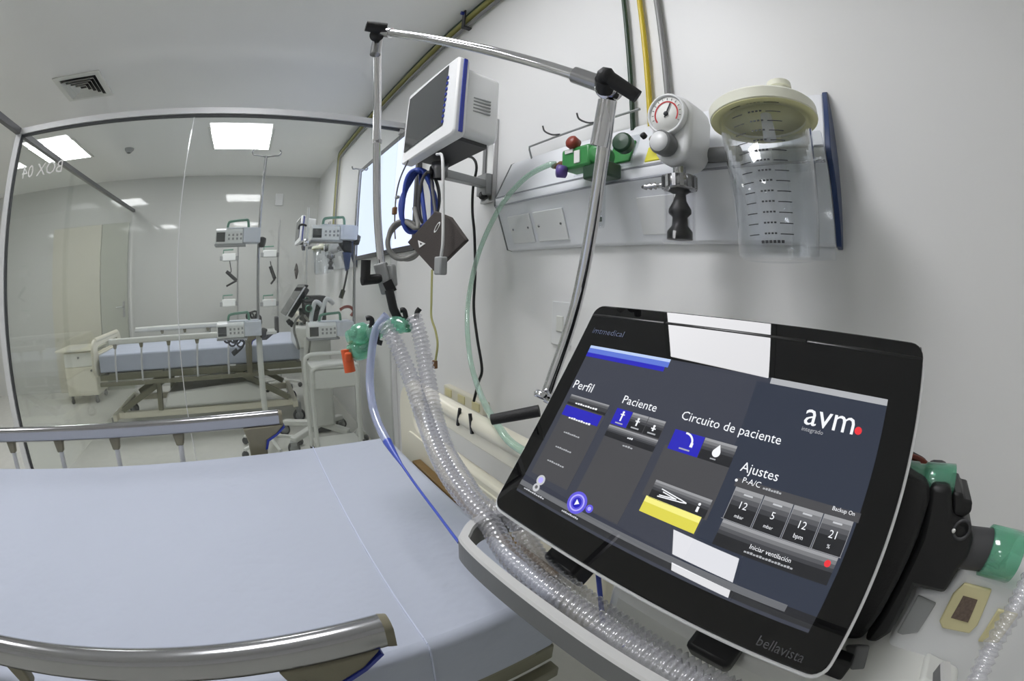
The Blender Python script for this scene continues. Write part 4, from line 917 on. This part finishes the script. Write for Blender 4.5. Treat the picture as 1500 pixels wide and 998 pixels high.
copy_tree(cf, (PITCH, 0, 0), 'brown pressure cuff hanging by the monitor behind the glass')
for p, q, d in (((455, 476), (460, 446), -3.25), ((468, 474), (476, 442), -3.25)):
    a, b = at(p, 0, d), at(q, 0, d); P = resample(smooth_path([a + V((0, 0.02, -0.2)), a, b, b + V((0, 0.03, 0.015)), b + V((-0.02, 0.07, -0.02))], 8), 0.004)
    R = [0.018 * (0.9, 1.05)[i % 2] for i in range(len(P))]
    tag(MB().tube(P, R, 12, caps=False).build('breathing_hose', 'white_plastic'), 'white corrugated hose, %s one behind the far infusion pump' % ('left' if p[0] < 460 else 'right'), 'hose')
# infusion pumps
def make_pump(label):
    """built at the origin, front face towards +x, 0.40 wide along y"""
    r = empty('infusion_pump', (0, 0, 0), label, 'infusion pump', 'infusion pumps')
    MB().prism([(0, -0.19, 0.0), (0.0, -0.19, 0.10), (-0.03, -0.19, 0.125), (-0.16, -0.19, 0.125), (-0.16, -0.19, 0.0)], (0, 0.24, 0)).build('keypad_case', 'pump_white', r, bevel=0.006)
    MB().box((-0.075, 0.125, 0.066), (0.16, 0.148, 0.118)).box((-0.08, 0.04, 0.128), (0.1, 0.28, 0.012)).build('door', 'pump_blue', r, bevel=0.006)
    MB().box((-0.07, -0.06, -0.008), (0.15, 0.27, 0.016)).build('base', 'grey_plastic', r, bevel=0.004)
    MB().box((0.0012, -0.142, 0.055), (0.003, 0.075, 0.075)).build('screen', 'dark_screen', r)
    for k, (y, z) in enumerate(((-0.07, 0.04), (-0.035, 0.04), (0.0, 0.04), (0.033, 0.04), (-0.07, 0.07), (-0.035, 0.07), (0.0, 0.07), (0.033, 0.075))):
        MB().box((0.0015, y, z), (0.004, 0.016, 0.018)).build('key', 'grey_plastic', r, bevel=0.001)
    P = smooth_path([(-0.05, -0.09, 0.11), (-0.05, -0.085, 0.165), (-0.05, -0.06, 0.185), (-0.05, 0.05, 0.195), (-0.05, 0.085, 0.19), (-0.05, 0.095, 0.12)], 6)
    MB().tube(P, 0.011, 12).build('handle', 'pump_handle', r)
    MB().box((-0.13, 0.17, 0.05), (0.06, 0.05, 0.05)).lathe([(0, 0), (0.042, 0.002), (0.046, 0.024), (0.038, 0.05), (0, 0.054)], (-0.09, 0.195, 0.02), (0.2, 1, -0.2), 16).build('pole_clamp', 'black_plastic', r, bevel=0.004)
    return r
PX_, PX2 = -3.15, -3.03
def place(o, p, x):
    q = at(p, 0, x); o.location = q; return o
pu = make_pump('infusion pump with green handle, upper one of the left pump stand')
q = at((347, 357), 0, PX_); pu.location = (PX_, q.y, q.z)
q0 = pu.location.copy(); pu.scale = (0.9, 0.9, 0.9)
for p, lb in (((350, 495), 'infusion pump at mattress height, lower one of the left pump stand'), ((489, 352), 'infusion pump in front of the lit window, upper one of the right pump stand'), ((485, 495), 'infusion pump above the white cart, lower one of the right pump stand')):
    q = at(p, 0, PX_ if p[0] < 400 else PX2); copy_tree(pu, q - q0, lb)
def iv_stand(name, label, x, y, ztop, rad, mt, hooks, base, low=None):
    r = empty(name, (x, y, 0), label, 'iv stand', 'infusion stands')
    mb = MB().tube([(x, y, 0.1), (x, y, ztop)], rad, 12); mb.build('pole', mt, r)
    if low: MB().tube([(x, y, 0.1), (x, y, low)], 0.024, 14).lathe([(0.024, low - 0.01), (0.03, low), (0.03, low + 0.03), (0.012, low + 0.04)], (x, y, 0), seg=14).build('column', 'white_enamel', r)
    if hooks:
        for s in (-1, 1):
            MB().tube(smooth_path([(x, y, ztop - 0.01), (x, y + s * 0.06, ztop), (x, y + s * 0.1, ztop + 0.005), (x, y + s * 0.118, ztop + 0.03), (x, y + s * 0.105, ztop + 0.05)] if hooks == 1 else [(x, y, ztop), (x, y + s * 0.03, ztop + 0.003), (x, y + s * 0.055, ztop), (x, y + s * 0.065, ztop + 0.02)], 5), 0.006, 8).build('hook', mt, r)
    for k in range(5):
        a = 2 * math.pi * k / 5 + 0.3; e = (x + base * math.cos(a), y + base * math.sin(a), 0.07)
        l = MB().tube([(x, y, 0.12), e], 0.014, 10).build('foot', 'white_enamel', r)
        MB().lathe([(0, -0.012), (0.028, -0.012), (0.03, 0), (0.028, 0.012), (0, 0.012)], (e[0], e[1], 0.032), (math.sin(a), -math.cos(a), 0), 16).build('caster', 'dark_grey', l)
    return r
q = at((376, 400), 0, PX_ - 0.115)
iv_stand('pump_stand', 'tall pump stand with thick white column between near rail and far bed', q.x, q.y + 0.01, 2.27, 0.011, 'steel', 1, 0.26, low=0.93)
q = at((519, 400), 0, PX2 - 0.115)
iv_stand('pump_stand', 'tall pump stand with hooked top in front of the lit window', q.x, q.y, 2.17, 0.0115, 'steel', 2, 0.05)
XS = -5.2
for px, top, lb, sd in ((348, 352, 'thin drip stand with two small syringe pumps beyond the far bed, left one', -1), (407, 322, 'thin drip stand with two small syringe pumps beyond the far bed, right one', -1)):
    q = at((px, 400), 0, XS); zt = at((px, top), 0, XS).z
    r = iv_stand('drip_stand', lb, q.x, q.y, zt, 0.011, 'aluminium', 0, 0.24)
    for py in ((377, 443) if px == 348 else (372, 443)):
        z = at((px, py), 0, XS).z; y = q.y + sd * 0.13
        k = empty('syringe_pump', (XS, y, z), 'small syringe pump, %s on the %s drip stand beyond the far bed' % ('upper' if py < 400 else 'lower', 'left' if px == 348 else 'right'), 'syringe pump', 'syringe pumps')
        MB().box((XS + 0.03, y + 0.02, z), (0.1, 0.17, 0.085)).build('case', 'pump_white', k, bevel=0.008)
        MB().box((XS + 0.05, y - 0.075, z - 0.012), (0.06, 0.04, 0.05)).build('plunger_drive', 'grey_plastic', k, bevel=0.004)
        MB().tube([(XS + 0.02, y - 0.055, z + 0.03), (XS + 0.02, y - 0.055, z + 0.085), (XS + 0.02, y + 0.07, z + 0.09)], 0.008, 8).build('handle', 'pump_handle', k)
        MB().box((XS + 0.01, y + 0.12, z - 0.01), (0.06, 0.04, 0.05)).build('pole_clamp', 'grey_plastic', k, bevel=0.004)
    z = at((px, 400), 0, XS).z; y = q.y
    mb = MB().tube(smooth_path([(XS + 0.05, y - 0.10, z + 0.14), (XS + 0.05, y - 0.08, z + 0.02), (XS + 0.05, y - 0.10, z + 0.01)], 5), 0.006, 8)
    ks = ((-0.14, 0.02), (-0.01, -0.09), (-0.14, -0.15)) if px == 348 else ((-0.10, 0.08), (-0.04, -0.07), (-0.09, -0.13))
    mb.tube([(XS + 0.05, y + ks[0][0], z + ks[0][1]), (XS + 0.05, y + ks[1][0], z + ks[1][1])], 0.022, 10).tube([(XS + 0.05, y + ks[1][0], z + ks[1][1]), (XS + 0.05, y + ks[2][0], z + ks[2][1])], 0.012, 8)
    tag(mb.build('power_cord', 'black_plastic'), 'black power cord bundled on the %s drip stand beyond the far bed' % ('left' if px == 348 else 'right'), 'cord')
# cords hanging from the pumps
X = PX_ - 0.05
mb = MB()
for i, p in enumerate(((333, 497), (340, 502), (347, 498), (352, 503), (342, 497))): mb.tube(coil(at(p, 0, X), 0.03, 0.03, 1, 0.1, 0.01, 12), 0.008, 6)
mb.tube(smooth_path([at(p, 0, X) for p in ((352, 498), (358, 502), (352, 512), (345, 516))], 5), 0.009, 8).tube([at((348, 513), 0, X), at((341, 519), 0, X)], 0.02, 10)
tag(mb.build('power_cord', 'black_plastic'), 'black power cord coiled under the lower left infusion pump', 'cord')
mb = MB()
for p in ((366, 464), (372, 462), (377, 468)): mb.tube(coil(at(p, 0, X - 0.08), 0.03, 0.028, 1, 0.1, 0.01, 12), 0.008, 6)
mb.tube(smooth_path([at(p, 0, X - 0.08) for p in ((374, 460), (382, 470), (381, 476))], 5), 0.009, 8)
tag(mb.build('power_cord', 'black_plastic'), 'black power cord looped behind the lower left infusion pump', 'cord')
X = PX2 - 0.06
pc = empty('power_cord', at((508, 370), 0, X), 'black and navy cord bundle hanging under the upper right infusion pump', 'cord')
MB().prism([at(p, 0, X) for p in ((494, 352), (516, 353), (516, 371), (505, 369))], (-0.05, 0, 0)).build('bundle', 'black_soft', pc, bevel=0.012)
MB().prism([at(p, 0, X) for p in ((502, 369), (515, 370), (512, 394), (507, 398))], (-0.03, 0, 0)).build('sleeve', 'blue_cap', pc, bevel=0.008)
cable('lead', [at(p, 0, X) for p in ((509, 396), (506, 412), (502, 430))], 0.008, 'black_plastic', None, parent=pc)
MB().tube([at((503, 425), 0, X), at((499, 437), 0, X)], 0.018, 10).build('plug', 'black_plastic', pc)
cable('monitor_lead', [at(p, 0, -3.12) for p in ((440, 462), (433, 470), (431, 485), (435, 500), (438, 512))], 0.009, 'grey_cable', 'grey lead hanging over the far mattress, left of the pump', n=5)
cable('monitor_lead', [at(p, 0, -3.12) for p in ((446, 462), (453, 475), (454, 500), (452, 518), (450, 528))], 0.009, 'grey_cable', 'grey lead hanging beside the cart at the far bed head', n=5)
cable('brown_tube', [at(p, 0, -3.2) for p in ((498, 454), (505, 450), (513, 450), (518, 456), (514, 463))], 0.012, 'red_brown', 'reddish brown tube bent over the lower right infusion pump', 'tube', n=5)
# tray table beside the pump stand
tt = empty('pump_tray', at((388, 487), 0, -3.3), 'small white shelf on the pump stand column', 'shelf')
q = at((390, 486), 0, -3.3)
MB().box((q.x, q.y, q.z), (0.2, 0.16, 0.022)).build('tray', 'white_enamel', tt, bevel=0.004)
MB().box((q.x, q.y + 0.085, q.z + 0.05), (0.10, 0.03, 0.12)).build('end_grip', 'dark_grey', tt, bevel=0.006)
MB().prism([(q.x - 0.02, q.y - 0.05, q.z - 0.011), (q.x - 0.02, q.y + 0.07, q.z - 0.011), (q.x - 0.02, q.y - 0.0, q.z - 0.06), (q.x - 0.02, q.y - 0.05, q.z - 0.06)], (0.04, 0, 0)).build('support', 'dark_grey', tt)
# white tubular cart
ct = empty('utility_cart', (-2.83, 0.54, 0), 'white tubular utility cart behind the glass beside the far bed', 'cart')
for x, ya, yb, z in ((-2.72, 0.375, 0.69, 0.745), (-2.94, 0.36, 0.76, 0.79)):
    P = smooth_path([(x, ya, 0.1), (x, ya, z * 0.6), (x, ya, z - 0.06), (x, ya + 0.02, z - 0.015), (x, ya + 0.07, z), (x, (ya + yb) / 2, z), (x, yb - 0.07, z), (x, yb - 0.02, z - 0.015), (x, yb, z - 0.06), (x, yb, z * 0.6), (x, yb, 0.1)], 5)
    MB().tube(P, 0.0145, 12).build('tube_frame', 'white_enamel', ct)
    for y in (ya, yb): MB().lathe([(0, -0.014), (0.04, -0.014), (0.044, 0), (0.04, 0.014), (0, 0.014)], (x, y, 0.045), (1, 0, 0), 20).box((x, y, 0.09), (0.05, 0.03, 0.04)).build('caster', 'dark_grey', ct)
MB().box((-2.83, 0.54, 0.655), (0.22, 0.30, 0.14)).build('bin', 'white_enamel', ct, bevel=0.012)
MB().box((-2.83, 0.54, 0.735), (0.24, 0.33, 0.02)).build('tray', 'white_enamel', ct, bevel=0.005)
MB().box((-2.83, 0.54, 0.16), (0.24, 0.33, 0.02)).build('lower_shelf', 'white_enamel', ct, bevel=0.004)
# black pedal box on the floor by the cart
q = at((472, 622), 2, 0.05)
r = empty('foot_pedal', (q.x, q.y, 0), 'black foot pedal box on the floor behind the cart', 'foot pedal')
MB().box((q.x, q.y, 0.05), (0.16, 0.16, 0.1)).build('body', 'black_plastic', r, bevel=0.02)
MB().box((q.x, q.y, 0.106), (0.1, 0.09, 0.012)).build('tread', 'grey_plastic', r, bevel=0.004)
# bedside cabinet at the foot of the far bed
XC = -5.15
cab = empty('bedside_cabinet', (XC - 0.22, -2.5, 0), 'cream bedside cabinet at the foot of the far bed', 'cabinet')
MB().box((XC - 0.22, -2.46, 0.36), (0.44, 0.50, 0.52)).build('body', 'cream_plastic', cab, bevel=0.008)
MB().box((XC - 0.22, -2.50, 0.645), (0.52, 0.66, 0.03)).build('top', 'cream_plastic', cab, bevel=0.008)
k = MB().box((XC + 0.004, -2.46, 0.53), (0.012, 0.48, 0.16)).build('drawer', 'white_enamel', cab, bevel=0.004); MB().lathe([(0, 0.02), (0.014, 0.02), (0.012, 0)], (XC + 0.008, -2.46, 0.56), (1, 0, 0), 14).build('knob', 'dark_grey', k)
k = MB().box((XC + 0.004, -2.46, 0.28), (0.012, 0.48, 0.32)).build('door', 'cream_plastic', cab, bevel=0.004); MB().lathe([(0, 0.02), (0.014, 0.02), (0.012, 0)], (XC + 0.008, -2.27, 0.40), (1, 0, 0), 14).build('knob', 'dark_grey', k)
for y in (-2.66, -2.26):
    for x in (XC - 0.03, XC - 0.40): MB().lathe([(0, -0.012), (0.03, -0.012), (0.032, 0), (0.03, 0.012), (0, 0.012)], (x, y, 0.032), (1, 0, 0), 16).box((x, y, 0.08), (0.03, 0.03, 0.05)).build('caster', 'dark_grey', cab)
# overbed table pushed against the far side
ot = empty('overbed_table', (-4.95, -0.75, 0), 'long white overbed table standing beyond the far bed', 'table')
a, b = at((200, 483), 0, -4.9), at((372, 474), 0, -4.9)
MB().box((-4.95, (a.y + b.y) / 2, (a.z + b.z) / 2), (0.32, b.y - a.y, 0.03)).build('top', 'white_enamel', ot, bevel=0.006)
ym = a.y + (b.y - a.y) * 0.62
MB().box((-4.95, ym, 0.48), (0.06, 0.06, 0.76)).build('column', 'white_enamel', ot, bevel=0.006)
MB().box((-4.95, ym, 0.10), (0.05, 0.60, 0.04)).build('base_bar', 'white_enamel', ot, bevel=0.006)
for y in (ym - 0.28, ym + 0.28): MB().lathe([(0, -0.02), (0.035, -0.02), (0.038, 0), (0.035, 0.02), (0, 0.02)], (-4.95, y, 0.042), (1, 0, 0), 18).build('caster', 'dark_grey', ot)
# ------------------------------------------------------------------ world, camera, colour
wd = bpy.data.worlds.new('World'); S.world = wd; wd.use_nodes = True
wd.node_tree.nodes['Background'].inputs[0].default_value = (0.6, 0.65, 0.7, 1); wd.node_tree.nodes['Background'].inputs[1].default_value = 0.15
cam = bpy.data.cameras.new('camera'); co = bpy.data.objects.new('camera', cam); COL.objects.link(co); S.camera = co
co.matrix_world = Matrix.Translation(CAM) @ RM.to_4x4()
cam.type = 'PANO'; cam.clip_start = 0.01; cam.clip_end = 100; cam.sensor_width = 36.0; cam.sensor_fit = 'HORIZONTAL'
cy = cam; cy.panorama_type = 'FISHEYE_LENS_POLYNOMIAL'; cy.fisheye_fov = math.radians(179)
# theta(r) = asin(LK r / LF)/LK as a fitted power series in millimetres on the sensor
cy.fisheye_polynomial_k0 = 0.0; cy.fisheye_polynomial_k1 = -0.06819741363508938; cy.fisheye_polynomial_k2 = -1.909798232341403e-05; cy.fisheye_polynomial_k3 = -3.814759469646737e-06; cy.fisheye_polynomial_k4 = -1.1464458909334684e-07
S.view_settings.view_transform = 'Standard'; S.view_settings.look = 'None'; S.view_settings.gamma = 1.0; S.view_settings.exposure = 0.15; S.view_settings.use_curve_mapping = False
S.cycles.max_bounces = 16; S.cycles.transparent_max_bounces = 24; S.cycles.diffuse_bounces = 12; S.cycles.glossy_bounces = 5; S.cycles.caustics_reflective = False; S.cycles.caustics_refractive = False
S.cycles.sample_clamp_indirect = 6.0
